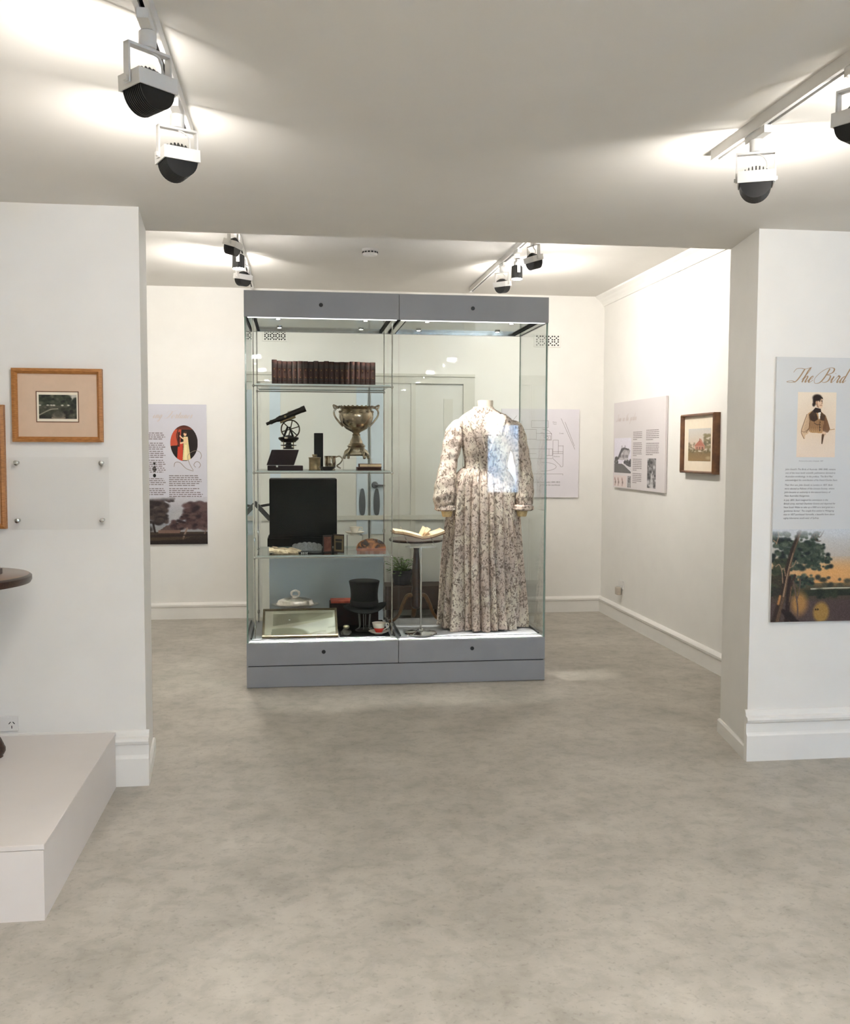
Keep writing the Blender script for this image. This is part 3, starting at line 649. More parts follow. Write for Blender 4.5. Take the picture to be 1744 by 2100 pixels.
for q in ((1100,880,1100,902),(1070,862,1070,880),(1060,880,1060,960),(1060,880,1100,880),(1060,900,1100,900),(1070,920,1119,920),(1086,920,1086,960),(1060,940,1133,940),(1134,926,1134,940),(1155,913,1155,956),(1134,940,1150,955),(1060,972,1155,972),(1155,972,1155,975),(1126,920,1126,934),(1060,962,1060,972),(1060,930,1100,930),(1046,870,1060,852)): ln((X(q[0]), Z(q[1])), (X(q[2]), Z(q[3])))
arc(X(1110), Z(892), .094, .055, 0, PI/2); arc(X(1121), Z(897), .018, .012, 0, 2*PI); arc(X(1110), Z(957), .14, .04, -PI/2, PI/2); arc(X(1152), Z(955), .013, .01, PI, 2*PI)
ln((X(1150), Z(857)), (X(1179), Z(921))); ln((X(1158), Z(864)), (X(1178), Z(914)))
obj('plan_drawing', bm, INKS, t)
put_text('caption', 'Plan of the Court Family (1840-1852)\n(1970) at the courthouse', PB, 2.335, 1.165, .0203, .021, INK, t, shear=.15, gap=1.2, align='RIGHT', wide=.85)
for px, py, s in ((1137, 866, 'Dairy\nYard'), (1151, 889, 'Creek'), (1142, 937, 'Paddock'), (1112, 888, 'store')):
    put_text('plan_lettering', s, PB, X(px), Z(py), .0203, .016, INKS, t, shear=0, gap=1, align='CENTER')

# --- panel on the right side wall
ax = lambda Y: 8.5 - Y
t = panel('information_panel', 'pale panel with columns of text and old photographs on the right side wall', 'information panel', PS, ax(8.135), 1.14, ax(6.945), 1.86, .02, PANELP)
fx = lambda px: ax(8.135) + (1260 <= px)*(px-1260)*0 + ((px-1260)/(1364-1260))**1.0*(ax(6.945)-ax(8.135))
def fu(px):                                            # fraction along the board, nearer parts look wider
    s = (px-1260)/(1366-1260); k = 6.95/8.14; return ax(8.135) + (s*k/(1-s*(1-k)))*(8.135-6.945)
script_text('title_word', 'Time in the garden', PS, fu(1268), 1.70, .0205, .026, PALET, t, fat=.13)
cv = Canvas(90, 110, (228, 224, 234)); cv.rng = np.random.RandomState(21)
cv.poly([(.15,.62),(.40,.35),(.85,.30),(.95,.36),(.8,.62)], (170, 166, 168)); cv.poly([(.18,.60),(.42,.30),(.60,.27),(.88,.32),(.86,.36),(.6,.33),(.5,.38),(.26,.62)], (90, 86, 90)); cv.poly([(.3,.62),(.45,.42),(.52,.42),(.52,.64)], (196, 192, 194)); cv.poly([(.62,.66),(.62,.42),(.72,.36),(.84,.44),(.84,.66)], (192, 188, 190))
for x in (.36, .46, .56, .68, .76): cv.poly([(x,.48),(x+.04,.48),(x+.04,.56),(x,.56)], (84, 80, 82))
for x in (.44, .62): cv.poly([(x,.22),(x+.04,.22),(x+.04,.32),(x,.32)], (120, 116, 118))
cv.blobs(30, .0, .56, .22, .74, .03, .06, [(70, 68, 68), (92, 90, 88)], .8); cv.blobs(40, .6, .62, 1, .80, .03, .06, [(60, 58, 60), (80, 78, 80)], .8)
cv.poly([(0,.74),(.5,.74),(1,.95),(1,1),(0,1)], (104, 102, 100)); cv.poly([(.45,.72),(.6,.74),(1,.84),(1,.93)], (214, 210, 212)); cv.ell(.53, .72, .03, .03, (250, 250, 250)); cv.grain(5)
put_print('house_photograph', cv, PS, fu(1263), 1.268, fu(1304), 1.56, .0206, t, label='old photograph of a gabled house')
cv = Canvas(60, 44, (226, 212, 208))
for cx in (.1, .35, .66): cv.stroke([(cx,.2),(cx+.05,.5),(cx+.02,.9)], .02, (150, 120, 112)); cv.ell(cx+.05, .6, .05, .12, (130, 112, 104), .5, .8); cv.ell(cx, .35, .03, .1, (176, 140, 128), .5, .8)
put_print('flower_print', cv, PS, fu(1262), 1.15, fu(1294), 1.245, .0206, t)
for nm, sd, q in (('tree_photograph', 4, (1297, 1.15, 1304, 1.245)), ('gate_photograph', 9, (1337, 1.165, 1352, 1.395))):
    cv = Canvas(40, 70, (120, 118, 118)); cv.rng = np.random.RandomState(sd); cv.blobs(70, 0, 0, 1, 1, .06, .16, [(84, 82, 82), (150, 148, 148), (100, 98, 98), (188, 186, 188), (66, 64, 66)], .7)
    cv.poly([(.3,1),(.45,.5),(.6,.5),(.75,1)], (200, 198, 198), .7); put_print(nm, cv, PS, fu(q[0]), q[1], fu(q[2]), q[3], .0206, t)
w_ = fu(1328)-fu(1308); 
for k, n in ((0, 5), (6, 8), (15, 7), (23, 6)): lines(PS, fu(1308), 1.60-k*.0145, [w_*(.9 if i < n-1 else .4) for i in range(n)], .0145, .0055, .0203, INKS, t, seed=k+30)
w_ = fu(1358)-fu(1334)
for k, n in ((0, 6), (7, 7)): lines(PS, fu(1334), 1.61-k*.0145, [w_*(.92 if i < n-1 else .5) for i in range(n)], .0145, .0055, .0203, INKS, t, seed=k+60)

def framed(label, pl, a0, b0, a1, b1, fw, fd, fm, matm, cv, win, border=None, name='framed_picture', slip=None):
    t = thing(name, label, 'framed picture', pl.at((a0+a1)/2, b0, 0))
    bm = B()
    O = [(a0,b0),(a1,b0),(a1,b1),(a0,b1)]; I = [(a0+fw,b0+fw),(a1-fw,b0+fw),(a1-fw,b1-fw),(a0+fw,b1-fw)]; Mi = [((o[0]*.45+i[0]*.55), (o[1]*.45+i[1]*.55)) for o, i in zip(O, I)]
    rings = [[bm.verts.new(pl.at(p[0], p[1], c)) for p in P_] for P_, c in ((O, 0), (O, fd*.85), (Mi, fd), (I, fd*.6), (I, 0))]
    for k in range(5):
        A, C = rings[k], rings[(k+1) % 5]
        for i in range(4): j = (i+1) % 4; bm.faces.new((A[i], A[j], C[j], C[i]))
    obj('frame', bm, fm, t)
    bm = B(); pl.box(bm, a0+fw*.9, b0+fw*.9, .002, a1-fw*.9, b1-fw*.9, fd*.4); obj('mat_board', bm, matm, t)
    if slip:
        bm = B(); x0, z0, x1, z1, sm, s2 = slip
        pl.box(bm, x0, z0, fd*.4, x1, z1, fd*.4+.001); f = .004
        obj('window_line', bm, sm, t); bm = B(); pl.box(bm, x0+f, z0+f, fd*.4, x1-f, z1-f, fd*.4+.0016); obj('inner_mat', bm, s2, t)
    put_print('print', cv, pl, *win, fd*.4+.0022, t)
    return t
cv = Canvas(100, 70, (60, 66, 58)); cv.rng = np.random.RandomState(31)
cv.grad(0, .45, (96, 96, 84), (56, 60, 50)); cv.grad(.45, 1, (84, 84, 70), (44, 44, 38))
cv.ell(.9, .06, .14, .16, (196, 190, 178), .5); cv.blobs(70, 0, 0, .8, .4, .04, .1, [(44, 50, 40), (64, 70, 56), (34, 38, 34), (92, 94, 78)], .7); cv.blobs(30, .75, .15, 1, .6, .03, .08, [(40, 44, 36), (56, 58, 48)], .8)
for x in (.03, .24, .33, .40, .62, .78): cv.ell(x, .44, .035, .03, (206, 200, 184), .5)
cv.blobs(40, 0, .5, 1, .95, .03, .09, [(52, 52, 44), (74, 74, 62), (96, 94, 80), (40, 38, 34)], .6); cv.ell(.52, .86, .17, .13, (120, 110, 96), .2); cv.ell(.52, .80, .12, .13, (80, 78, 68), .3); cv.stroke([(.35,.95),(.5,1),(.68,.95)], .02, (140, 124, 108)); cv.stroke([(.0,.85),(.3,.62),(.5,.58)], .014, (150, 144, 126)); cv.grain(5)
framed('oak framed garden print in a beige mount on the wall left of the opening', PP, -1.172, 1.48, -.808, 1.786, .022, .028, OAK, mat('beige_mount', (214, 186, 160), .8, var=.02), cv, (-1.066, 1.577, -.914, 1.677),
       slip=(-1.078, 1.562, -.905, 1.692, mat('brown_line', (112, 76, 48), .6), mat('cream_slip', (236, 226, 206), .8, var=.02)))
cv = Canvas(30, 40, (150, 140, 120)); cv.grain(8)
framed('oak picture frame cut off by the left edge of the photograph', PP, -1.72, 1.117, -1.205, 1.633, .022, .03, OAK, MATS['beige_mount'], cv, (-1.55, 1.25, -1.35, 1.5))
cv = Canvas(70, 92, (206, 196, 184)); cv.rng = np.random.RandomState(41)
cv.grad(0, .6, (206, 202, 196), (214, 196, 176)); cv.blobs(30, .72, .18, 1, .6, .04, .1, [(122, 112, 84), (104, 98, 76), (140, 128, 96)], .7); cv.blobs(24, 0, .45, .3, .7, .03, .07, [(150, 136, 112), (132, 118, 96)], .6)
cv.poly([(.3,.52),(.5,.36),(.56,.3),(.62,.38),(.74,.52),(.74,.66),(.32,.66)], (186, 136, 116)); cv.poly([(.3,.53),(.52,.36),(.72,.53)], (178, 110, 90)); cv.poly([(.5,.3),(.53,.3),(.53,.4),(.5,.4)], (150, 90, 72))
for x in (.38, .5, .62): cv.poly([(x,.56),(x+.05,.56),(x+.05,.63),(x,.63)], (112, 76, 64))
cv.grad(.72, 1, (128, 108, 72), (150, 122, 84)); cv.blobs(40, 0, .64, 1, .76, .03, .07, [(108, 94, 66), (126, 112, 80)], .7); cv.ell(.9, .9, .1, .05, (176, 156, 120), .5); cv.grain(4)
framed('brown framed picture of a red brick house on the right side wall', PS, ax(6.60), 1.30, ax(6.045), 1.705, .017, .05, mat('brown_stained_frame', (92, 58, 36), .4, rgb2=(120, 80, 48), scale=20), mat('cream_mount', (240, 226, 204), .8, var=.02), cv, (ax(6.51), 1.385, ax(6.14), 1.605))

# clear label holder on four stand-offs
t = thing('acrylic_label_holder', 'empty clear acrylic label holder on four metal studs below the oak framed print', 'label holder', (-.987, YP0, 1.114))
bm = B(); PP.box(bm, -1.186, 1.114, .024, -.787, 1.417, .029); obj('panel', bm, ACRYL, t)
for x in (-1.159, -.816):
    for z in (1.405-.012, 1.163-.012):
        bm = B(); lathe(bm, [(.008, 0), (.008, .022), (.0095, .023), (.0095, .036), (.006, .038)], (0, 0, 0), 20); bm.transform(Matrix.Translation((x, YP0, z)) @ Matrix.Rotation(PI/2, 4, 'X')); obj('stud', bm, STEEL, t, smooth=True)
# power outlet low on the left wall
t = thing('power_outlet', 'white double power outlet low on the left wall just above the plinth', 'power outlet', (-1.24, YP0, .252))
bm = B(); PP.box(bm, -1.30, .252, 0, -1.18, .318, .01); obj('plate', bm, WHITE, t, bevel=.003)
for cx in (-1.27, -1.205):
    bm = B()
    for dx, dz, s in ((-.008, .012, .7), (.008, .012, -.7), (0, -.006, 0)): obox(bm, PP.at(cx+dx, .277+dz, .0103), Vector((math.sin(s), 0, math.cos(s))), PP.n, Vector((math.cos(s), 0, -math.sin(s))), .006, .0005, .0016)
    obj('socket_holes', bm, HOLE, t)
for cx in (-1.268, -1.212):
    bm = B(); PP.box(bm, cx-.008, .301, .01, cx+.008, .312, .014); obj('rocker_switch', bm, WHITE, t)
# outlet on the right side wall
t = thing('power_point', 'small white plug and outlet low on the right side wall', 'power outlet', (XR, 7.93, .22))
bm = B(); PS.box(bm, ax(7.985), .285, 0, ax(7.87), .355, .01); obj('plate', bm, WHITE, t, bevel=.003)
bm = B(); PS.box(bm, ax(7.955), .235, .01, ax(7.90), .30, .05); obj('plug', bm, mat('plug_grey', (186, 176, 162), .5), t, bevel=.006)

# ------------------------------------------------------------------ white plinth, round table at the left edge
t = thing('display_plinth', 'long low white display plinth on the floor at the left', 'plinth', (-1.6, 3.6, 0))
bm = B(); box(bm, -2.5, 3.048, 0, -.776, 4.245, .222); obj('body', bm, PLINTHW, t)
bm = B(); box(bm, -2.5, 3.045, .2235, -.773, 4.247, .24); obj('top', bm, PLINTHW, t, bevel=.002)
TX_, TY_ = -1.33, 3.93
t = thing('pedestal_table', 'dark round pedestal table on the white plinth cut by the left edge', 'table', (TX_, TY_, .24))
bm = B(); lathe(bm, [(.0, .925), (.27, .925), (.295, .93), (.30, .94), (.30, .955), (.29, .962), (.0, .962)], (TX_, TY_, 0), 56); bm.normal_update()
for f in bm.faces: f.material_index = 1 if f.calc_center_median().z > .961 and abs(f.normal.z) > .9 else 0
obj('table_top', bm, [DARKW, mat('mahogany_painted_sheen', (118, 92, 74), .3, rgb2=(136, 106, 84), scale=6, stretch=(2, 10, 10), coat=.4)], t, smooth=True)  # lighter top face has the wall's reflection painted into its brown
bm = B(); lathe(bm, [(.06, .30), (.045, .36), (.03, .45), (.045, .56), (.03, .66), (.025, .80), (.05, .90), (.10, .925)], (TX_, TY_, 0), 28); obj('pedestal', bm, DARKW, t, smooth=True)
bm = B(); lathe(bm, [(.02, .285), (.14, .285), (.15, .30), (.13, .315), (.06, .33)], (TX_, TY_, 0), 6); obj('base', bm, DARKW, t)
for k in range(3):
    a = .12 + k*2*PI/3; bm = B()
    tube(bm, cr([(TX_+r*math.cos(a), TY_+r*math.sin(a), z) for r, z in ((.06,.33),(.11,.335),(.145,.31),(.155,.285))], 5), lambda s: .02+.012*s, 12)
    ball(bm, (TX_+.158*math.cos(a), TY_+.158*math.sin(a), .2735), .034, sz=.95); lathe(bm, [(.02, .24), (.024, .243), (.022, .255)], (TX_+.158*math.cos(a), TY_+.158*math.sin(a), .0004), 16)
    obj('foot', bm, DARKW, t, smooth=True)
t = thing('writing_slope', 'brown wooden writing slope on the dark round table at the left edge', 'box', (-1.3, 3.95, .962))
bm = B(); extr(bm, [(-1.42, 3.98, .962), (-1.15, 3.98, .962), (-1.152, 3.98, .995), (-1.185, 3.98, 1.075), (-1.42, 3.98, 1.12)], (0, -.16, 0)); obj('body', bm, mat('worn_brown_wood', (74, 50, 38), .4, rgb2=(98, 66, 50), scale=14, stretch=(3, 12, 12)), t, bevel=.004)
bm = B(); box(bm, -1.425, 3.815, .962, -1.145, 3.985, .985); obj('foot_moulding', bm, DARKW, t, bevel=.003)

# ------------------------------------------------------------------ display case
X0, X1, XM, Y0, Y1 = -.306, 1.552, .622, 5.947, 6.70
ZB, ZD, ZS, ZT = .275, .275, 2.245, 2.396
t = case = thing('display_case', 'tall two bay glass display case with grey base and hood', 'display case', ((X0+X1)/2, (Y0+Y1)/2, 0))
bm = B(); box(bm, X0, Y0, .002, X1, Y1, .130); obj('plinth', bm, GREYM, t, bevel=.002)
bm = B(); box(bm, X0+.01, Y0+.01, .126, X1-.01, Y1-.01, .14); obj('shadow_gap', bm, BLACKM, t)
LOCK = mat('black_lock', (8, 8, 8), .4)
for x0, x1, lx, lx2 in ((X0, XM-.0015, .16, .15), (XM+.0015, X1, 1.085, 1.09)):
    bm = B(); box(bm, x0, Y0, .136, x1, Y1, ZD); p = obj('base_panel', bm, GREYM, t, bevel=.002)
    bm = B(); lathe(bm, [(.012, 0), (.012, .003)], (0,0,0), 20); bm.transform(Matrix.Translation((lx, Y0, .215)) @ Matrix.Rotation(PI/2, 4, 'X')); obj('lock', bm, LOCK, p)
    bm = B(); box(bm, x0, Y0-.004, ZS-.004, x1, Y0+.012, ZT); box(bm, x0, Y1-.012, ZS-.004, x1, Y1, ZT); box(bm, x0, Y0, ZT-.012, x1, Y1, ZT)
    if x0 == X0: box(bm, x0, Y0, ZS-.004, x0+.012, Y1, ZT)
    else: box(bm, x1-.012, Y0, ZS-.004, x1, Y1, ZT)
    p = obj('hood_panel', bm, GREYM, t)
    bm = B(); lathe(bm, [(.012, 0), (.012, .003)], (0,0,0), 20); bm.transform(Matrix.Translation((lx2 if x0 == X0 else 1.075, Y0-.004, 2.318)) @ Matrix.Rotation(PI/2, 4, 'X')); obj('lock', bm, LOCK, p)
    a, b = (x0+.02 if x0 == X0 else x0+.012), (x1-.012 if x0 == X0 else x1-.02)
    # interior: pale deck, white front ledge, soffit with four downlights
    bm = B(); box(bm, a, Y0+.07, ZD, b, Y1-.03, ZD+.012); obj('deck', bm, mat('pale_grey_deck', (176, 178, 182), .5, var=.02, scale=6), t)
    bm = B(); box(bm, a, Y0+.012, ZD, b, Y0+.066, ZD+.004); obj('front_ledge', bm, WHITE, t, label='brightly lit white ledge behind the front glass')
    for xx in (a, b-.01):
        bm = B(); box(bm, xx, Y0+.07, ZD+.012, xx+.01, Y1-.03, ZD+.02); obj('deck_seal', bm, BLACKM, t)
    bm = B(); box(bm, a, Y0+.03, ZS+.012, b, Y1-.02, ZS+.022); sf = obj('soffit', bm, mat('soffit_gloss_panel', (126, 134, 130), .12, var=.02, spec=1.0), t)
    bm = B()
    for q in ((a, Y0+.012, b, Y0+.03), (a, Y1-.03, b, Y1-.012), (a, Y0+.012, a+.03, Y1-.012), (b-.03, Y0+.012, b, Y1-.012)): box(bm, q[0], q[1], ZS-.004, q[2], q[3], ZS+.02)
    obj('soffit_frame', bm, STEEL, t)
    for xx in (a+.03, b-.044): bm = B(); box(bm, xx, Y0+.05, ZS+.004, xx+.014, Y1-.03, ZS+.012); obj('soffit_slot', bm, HOLE, t)
    for dx in (.2, .8):
        for yy in (Y0+.16, Y1-.16):
            xx = a+(b-a)*dx
            bm = B(); lathe(bm, [(.016, ZS+.006), (.018, ZS+.004), (.018, ZS+.013)], (xx, yy, 0), 16); d = obj('downlight', bm, STEEL, t)
            bm = B(); lathe(bm, [(.011, ZS+.0045), (.011, ZS+.0055)], (xx, yy, 0), 12); obj('bulb', bm, emit_mat('case_downlight', WARM, 12), d)
    # glass
    bm = B(); box(bm, a, Y0+.013, ZS-.0065, b, Y0+.029, ZS-.0042); obj('light_strip', bm, emit_mat('case_light_strip', (1, .98, .95), 1.3), t, label='lit strip behind the lower edge of the hood')
    def pane(nm, x0, y0, x1, y1, m=GLASS):
        bm = B(); fs = box(bm, x0, y0, ZD-.001, x1, y1, ZS+.002); big = max(f.calc_area() for f in fs)
        for f in fs:
            f.material_index = 0 if f.calc_area() > big*.5 else 1
        return obj(nm, bm, [m, GEDGE], t)
    pane('front_glass', x0+.002, Y0+.002, x1-.001, Y0+.011)
    pane('back_glass', x0+.002, Y1-.011, x1-.001, Y1-.002)
    pane('side_glass', *((x0+.002, Y0+.012, x0+.011, Y1-.012) if x0 == X0 else (x1-.011, Y0+.012, x1-.002, Y1-.012)))
    li = bpy.data.lights.new('case_strip', 'AREA'); li.shape = 'RECTANGLE'; li.size = b-a-.06; li.size_y = .012; li.energy = CASE_STRIP; li.color = (1, .97, .93); li.spread = math.radians(3)
    lo = bpy.data.objects.new('case_strip', li); COL.objects.link(lo); lo.parent = t; lo.location = Vector(((a+b)/2, Y0+.04, ZS-.006)) - t.location
def spot(p, q, en, size, blend=.4):
    li = bpy.data.lights.new('case_spot', 'SPOT'); li.energy = en; li.spot_size = size; li.spot_blend = blend; li.shadow_soft_size = .012; li.color = WARM
    lo = bpy.data.objects.new('case_spot', li); COL.objects.link(lo); lo.parent = case; lo.location = Vector(p)-case.location
    lo.rotation_euler = (Vector(q)-Vector(p)).to_track_quat('-Z', 'Y').to_euler()
spot((1.29, 6.10, 2.24), (1.28, 6.12, .5), CASE_SPOT, .36, .6)
spot((1.05, 6.08, 2.24), (1.15, 6.2, .8), CASE_SPOT*.35, .8)
spot((.82, 6.08, 2.24), (.95, 6.25, .5), CASE_SPOT*.5, .9)
spot((-.1, 6.08, 2.24), (-.05, 6.2, 1.0), CASE_SPOT*.5, .9)
spot((.45, 6.08, 2.24), (.4, 6.2, 1.0), CASE_SPOT*.5, .9)

# glass shelf unit in the left bay
t = thing('glass_shelf_unit', 'three tier glass shelf unit on thin steel rods in the left bay of the case', 'shelf unit', (.165, 6.33, ZD+.012))
RX = (-.258, .590)
for x in RX:
    for y in (6.05, 6.62):
        bm = B(); tube(bm, [(x, y, ZD+.012), (x, y, ZS)], .0042, 8); r_ = obj('rod', bm, STEEL, t, smooth=True)
        bm = B()
        for z in (.90, .36): lathe(bm, [(.004, z-.012), (.008, z-.01), (.008, z+.01), (.004, z+.012)], (x, y, 0), 12)
        obj('collar', bm, STEEL, r_)
SH = (1.846, 1.315, .792)
for z in SH:
    bm = B(); fs = box(bm, RX[0]+.012, 6.055, z, RX[1]-.012, 6.615, z+.008)
    big = max(f.calc_area() for f in fs)
    for f in fs: f.material_index = 0 if f.calc_area() > big*.5 else 1
    sh = obj('glass_shelf', bm, [SHELFG, SEDGE], t)
    for y in (6.05, 6.62):
        bm = B(); tube(bm, [(RX[0], y, z-.006), (RX[1], y, z-.006)], .0035, 8)
        for x in RX: ball(bm, (x, y, z-.006), .009, seg=10)
        obj('rail', bm, STEEL, sh, smooth=True)
s1, s2, s3 = (z+.0083 for z in SH); dk_ = ZD+.0123

# --- row of leather volumes, top shelf
ORD = ['first','second','third','fourth','fifth','sixth','seventh','eighth','ninth','tenth','eleventh','twelfth','thirteenth','fourteenth','fifteenth','sixteenth','seventeenth','eighteenth','nineteenth','twentieth']
NB = 20; bw = .640/NB
def volume(w, h, loc, label):
    t = thing('leather_volume', label, 'book', loc, group='row of leather volumes on the top glass shelf')
    bm = B(); prof = [(-w/2, .012)] + [(-w/2*math.cos(a), .012-.007*math.sin(a)) for a in np.linspace(.3, PI-.3, 7)] + [(w/2, .012), (w/2, .11), (w/2-.003, .11), (w/2-.003, .02), (-w/2+.003, .02), (-w/2+.003, .11), (-w/2, .11)]
    a = [bm.verts.new((x, y, 0)) for x, y in prof]; b = [bm.verts.new((x, y, h)) for x, y in prof]
    bm.faces.new(a); bm.faces.new(b)
    for i in range(len(a)): j = (i+1) % len(a); bm.faces.new((a[i], a[j], b[j], b[i]))
    obj('cover', bm, LEATH, t, local=True)
    bm = B(); box(bm, -w/2+.0032, .0205, .003, w/2-.0032, .107, h-.004); obj('page_block', bm, PAGE, t, local=True)
    bm = B()
    for z in (.06, .20, .70, .76, .82):
        for k in range(7):
            aa = np.linspace(.35, PI-.35, 8); x0, x1 = -w/2*math.cos(aa[k]), -w/2*math.cos(aa[k+1]); y0, y1 = .012-.0082*math.sin(aa[k]), .012-.0082*math.sin(aa[k+1])
            v = [bm.verts.new(p) for p in ((x0, y0, h*z), (x1, y1, h*z), (x1, y1, h*z+.006), (x0, y0, h*z+.006))]; bm.faces.new(v)
    obj('raised_bands', bm, mat('band_leather', (26, 16, 14), .5, var=.2), t, local=True)
    bm = B()
    for z in (.30, .62): obox(bm, (0, .0046, h*z), (1,0,0), (0,1,0), (0,0,1), .003, .0009, .0026)
    obj('gilt_tooling', bm, GILT, t, local=True)
    return t
big = volume(bw-.001, .150, (-.149+bw/2, 6.10, s1), 'tallest dark leather volume, at the left end of the row on the top shelf'); 
base = volume(bw-.001, .144, (-.149+1.5*bw, 6.102, s1), 'dark leather volume, second from the left in the row on the top shelf')
for k in range(2, NB):
    o = dup(base, (-.149+(k+.5)*bw, 6.10+random.uniform(0, .004), s1), 'dark leather volume, %s from the left in the row on the top shelf' % ORD[k] if k < NB-1 else 'dark leather volume at the right end of the row on the top shelf')
    o.scale = (1, 1, random.uniform(.975, 1.015))

def riser(x0, y0, z0, x1, y1, z1, label):
    t = thing('acrylic_riser', label, 'riser', ((x0+x1)/2, (y0+y1)/2, z0))
    bm = B(); box(bm, x0, y0, z0+.0005, x1, y1, z1); obj('block', bm, ACRYL, t)
# --- middle shelf
t = thing('instrument_case', 'dark purple instrument case with its lid leaning back on the middle shelf', 'case', (-.07, 6.15, s2))
bm = B(); box(bm, -.178, 6.09, s2, .040, 6.23, s2+.030); obj('tray', bm, PURP, t, bevel=.003)
bm = B(); extr(bm, [(-.187, 6.20, s2+.031), (-.015, 6.20, s2+.031), (.016, 6.235, s2+.128), (-.155, 6.235, s2+.128)], (0, .018, 0)); obj('lid', bm, PURP, t, bevel=.003)
bm = B(); box(bm, -.125, 6.086, s2+.02, -.113, 6.092, s2+.032); obj('clasp', bm, STEEL, t)
riser(-.12, 6.30, s2, .02, 6.40, s2+.131, 'clear acrylic block under the surveying telescope')
riser(.30, 6.23, s2, .48, 6.38, s2+.073, 'clear acrylic block under the silver trophy cup')
TC = Vector((-.05, 6.35, s2+.132))
t = thing('theodolite', 'antique surveying telescope with a graduated circle on the middle shelf', 'scientific instrument', TC)
def th(x, z, y=0): return TC + Vector((x, y, z))
bm = B(); lathe(bm, [(.034, .0), (.036, .004), (.034, .010), (.02, .013), (.02, .02), (.05, .022), (.052, .027), (.022, .030), (.018, .034), (.018, .042), (.045, .045), (.05, .052), (.06, .060), (.066, .066), (.064, .076), (.03, .082), (.02, .088), (.0, .09)], TC, 30); obj('levelling_base', bm, INSTR, t, smooth=True)
bm = B()
for k in range(4):
    a = PI/4+k*PI/2; lathe(bm, [(.003, .008), (.003, .05), (.007, .05), (.007, .056)], TC+Vector((.044*math.cos(a), .044*math.sin(a), 0)), 10)
obj('levelling_screws', bm, BRASS, t, smooth=True)
bm = B()
for sgn in (-1, 1):
    for dx in (-.03, .03): tube(bm, [th(dx, .078, sgn*.022), th(dx*.15, .143, sgn*.022)], .0065, 8)
obj('a_frame', bm, INSTR, t)
bm = B(); tube(bm, [th(.012+.058*math.cos(a), .128+.058*math.sin(a), -.012) for a in np.linspace(0, 2*PI, 40)], .0055, 8, .8)
for k in range(6): a = k*PI/3+.3; tube(bm, [th(.012, .128, -.012), th(.012+.056*math.cos(a), .128+.056*math.sin(a), -.012)], .0040, 6)
obj('vertical_circle', bm, mat('bronzed_metal', (74, 64, 50), .3, metal=1, var=.15), t, smooth=True)
ta = math.atan2(.102, .246); td = Vector((math.cos(ta), 0, math.sin(ta))); tc_ = th(-.016, .211)
bm = B()
for s0, s1_, r0 in ((-.135, -.105, .010), (-.108, -.095, .0145), (-.095, -.06, .0125), (-.062, .06, .0165), (-.045, -.030, .019), (.045, .132, .0185), (.108, .134, .0205)): tube(bm, [tc_+td*s0, tc_+td*s1_], r0, 16)
obj('telescope', bm, INSTR, t, smooth=True)
nrm = Vector((-td.z, 0, td.x))
bm = B(); tube(bm, [tc_+td*-.05+nrm*-.022, tc_+td*.055+nrm*-.026], .008, 12)
for s_ in (-.045, .05): tube(bm, [tc_+td*s_, tc_+td*s_+nrm*-.022], .004, 8)
obj('spirit_level', bm, BRASS, t, smooth=True)
bm = B(); tube(bm, [tc_+td*-.005+Vector((0, -.012, 0)), tc_+td*-.005+Vector((0, -.026, 0))], .008, 12); tube(bm, [tc_+td*.07+nrm*.014, tc_+td*.02+nrm*.02], .003, 6); obj('focus_knob', bm, BRASS, t, smooth=True)
bm = B(); ball(bm, th(-.014, .071, -.06), .013, sz=.7); obj('compass_glass', bm, SILVER2, t, smooth=True)

t = tag(None or (lambda bm: (box(bm, .113, 6.33, s2, .171, 6.39, s2+.236), obj('upright_black_case', bm, mat('black_leatherette', (14, 14, 14), .6, spec=.2, var=.15, scale=80), bevel=.003))[1])(B()), 'tall narrow black case standing upright on the middle shelf', 'case')
t = thing('metal_canister', 'dull brass canister with a short neck on the middle shelf', 'canister', (.113, 6.15, s2))
bm = B(); lathe(bm, [(.036, 0), (.037, .004), (.034, .008), (.034, .074), (.037, .077), (.037, .081), (.016, .084)], (.113, 6.15, s2), 28, 1.05, .8); obj('body', bm, BRASS, t, smooth=True)
bm = B(); lathe(bm, [(.013, .082), (.014, .09), (.016, .092), (.016, .1), (.0, .1)], (.113, 6.15, s2), 20); obj('neck', bm, BRASS, t, smooth=True)
def handle(name, pts, r, m, t): bm = B(); tube(bm, cr(pts, 6), r, 10); return obj(name, bm, m, t, smooth=True)
t = thing('silver_mug', 'small silver mug with a scroll handle on the middle shelf', 'mug', (.212, 6.2, s2))
bm = B(); lathe(bm, [(.026, .012), (.029, .016), (.034, .03), (.036, .05), (.034, .07), (.037, .088), (.038, .09), (.035, .088), (.03, .05), (.0, .04)], (.212, 6.2, s2), 28); obj('body', bm, SILVER, t, smooth=True)
bm = B(); lathe(bm, [(.032, 0), (.032, .004), (.026, .012)], (.212, 6.2, s2), 28); obj('foot', bm, SILVER, t, smooth=True)
handle('handle', [(.246, 6.2, s2+.082), (.270, 6.2, s2+.088), (.288, 6.2, s2+.07), (.275, 6.2, s2+.045), (.255, 6.2, s2+.03), (.262, 6.2, s2+.02), (.278, 6.2, s2+.012)], .0045, SILVER, t)
t = tag((lambda bm: (lathe(bm, [(.028, 0), (.03, .004), (.052, .022), (.054, .024), (.048, .021), (.02, .008)], (.192, 6.10, s2), 28, 1, .8), obj('dark_dish', bm, mat('bronze_dark', (40, 38, 36), .4, metal=.5, var=.15), smooth=True))[1])(B()), 'small dark dish in front of the silver mug on the middle shelf', 'dish')
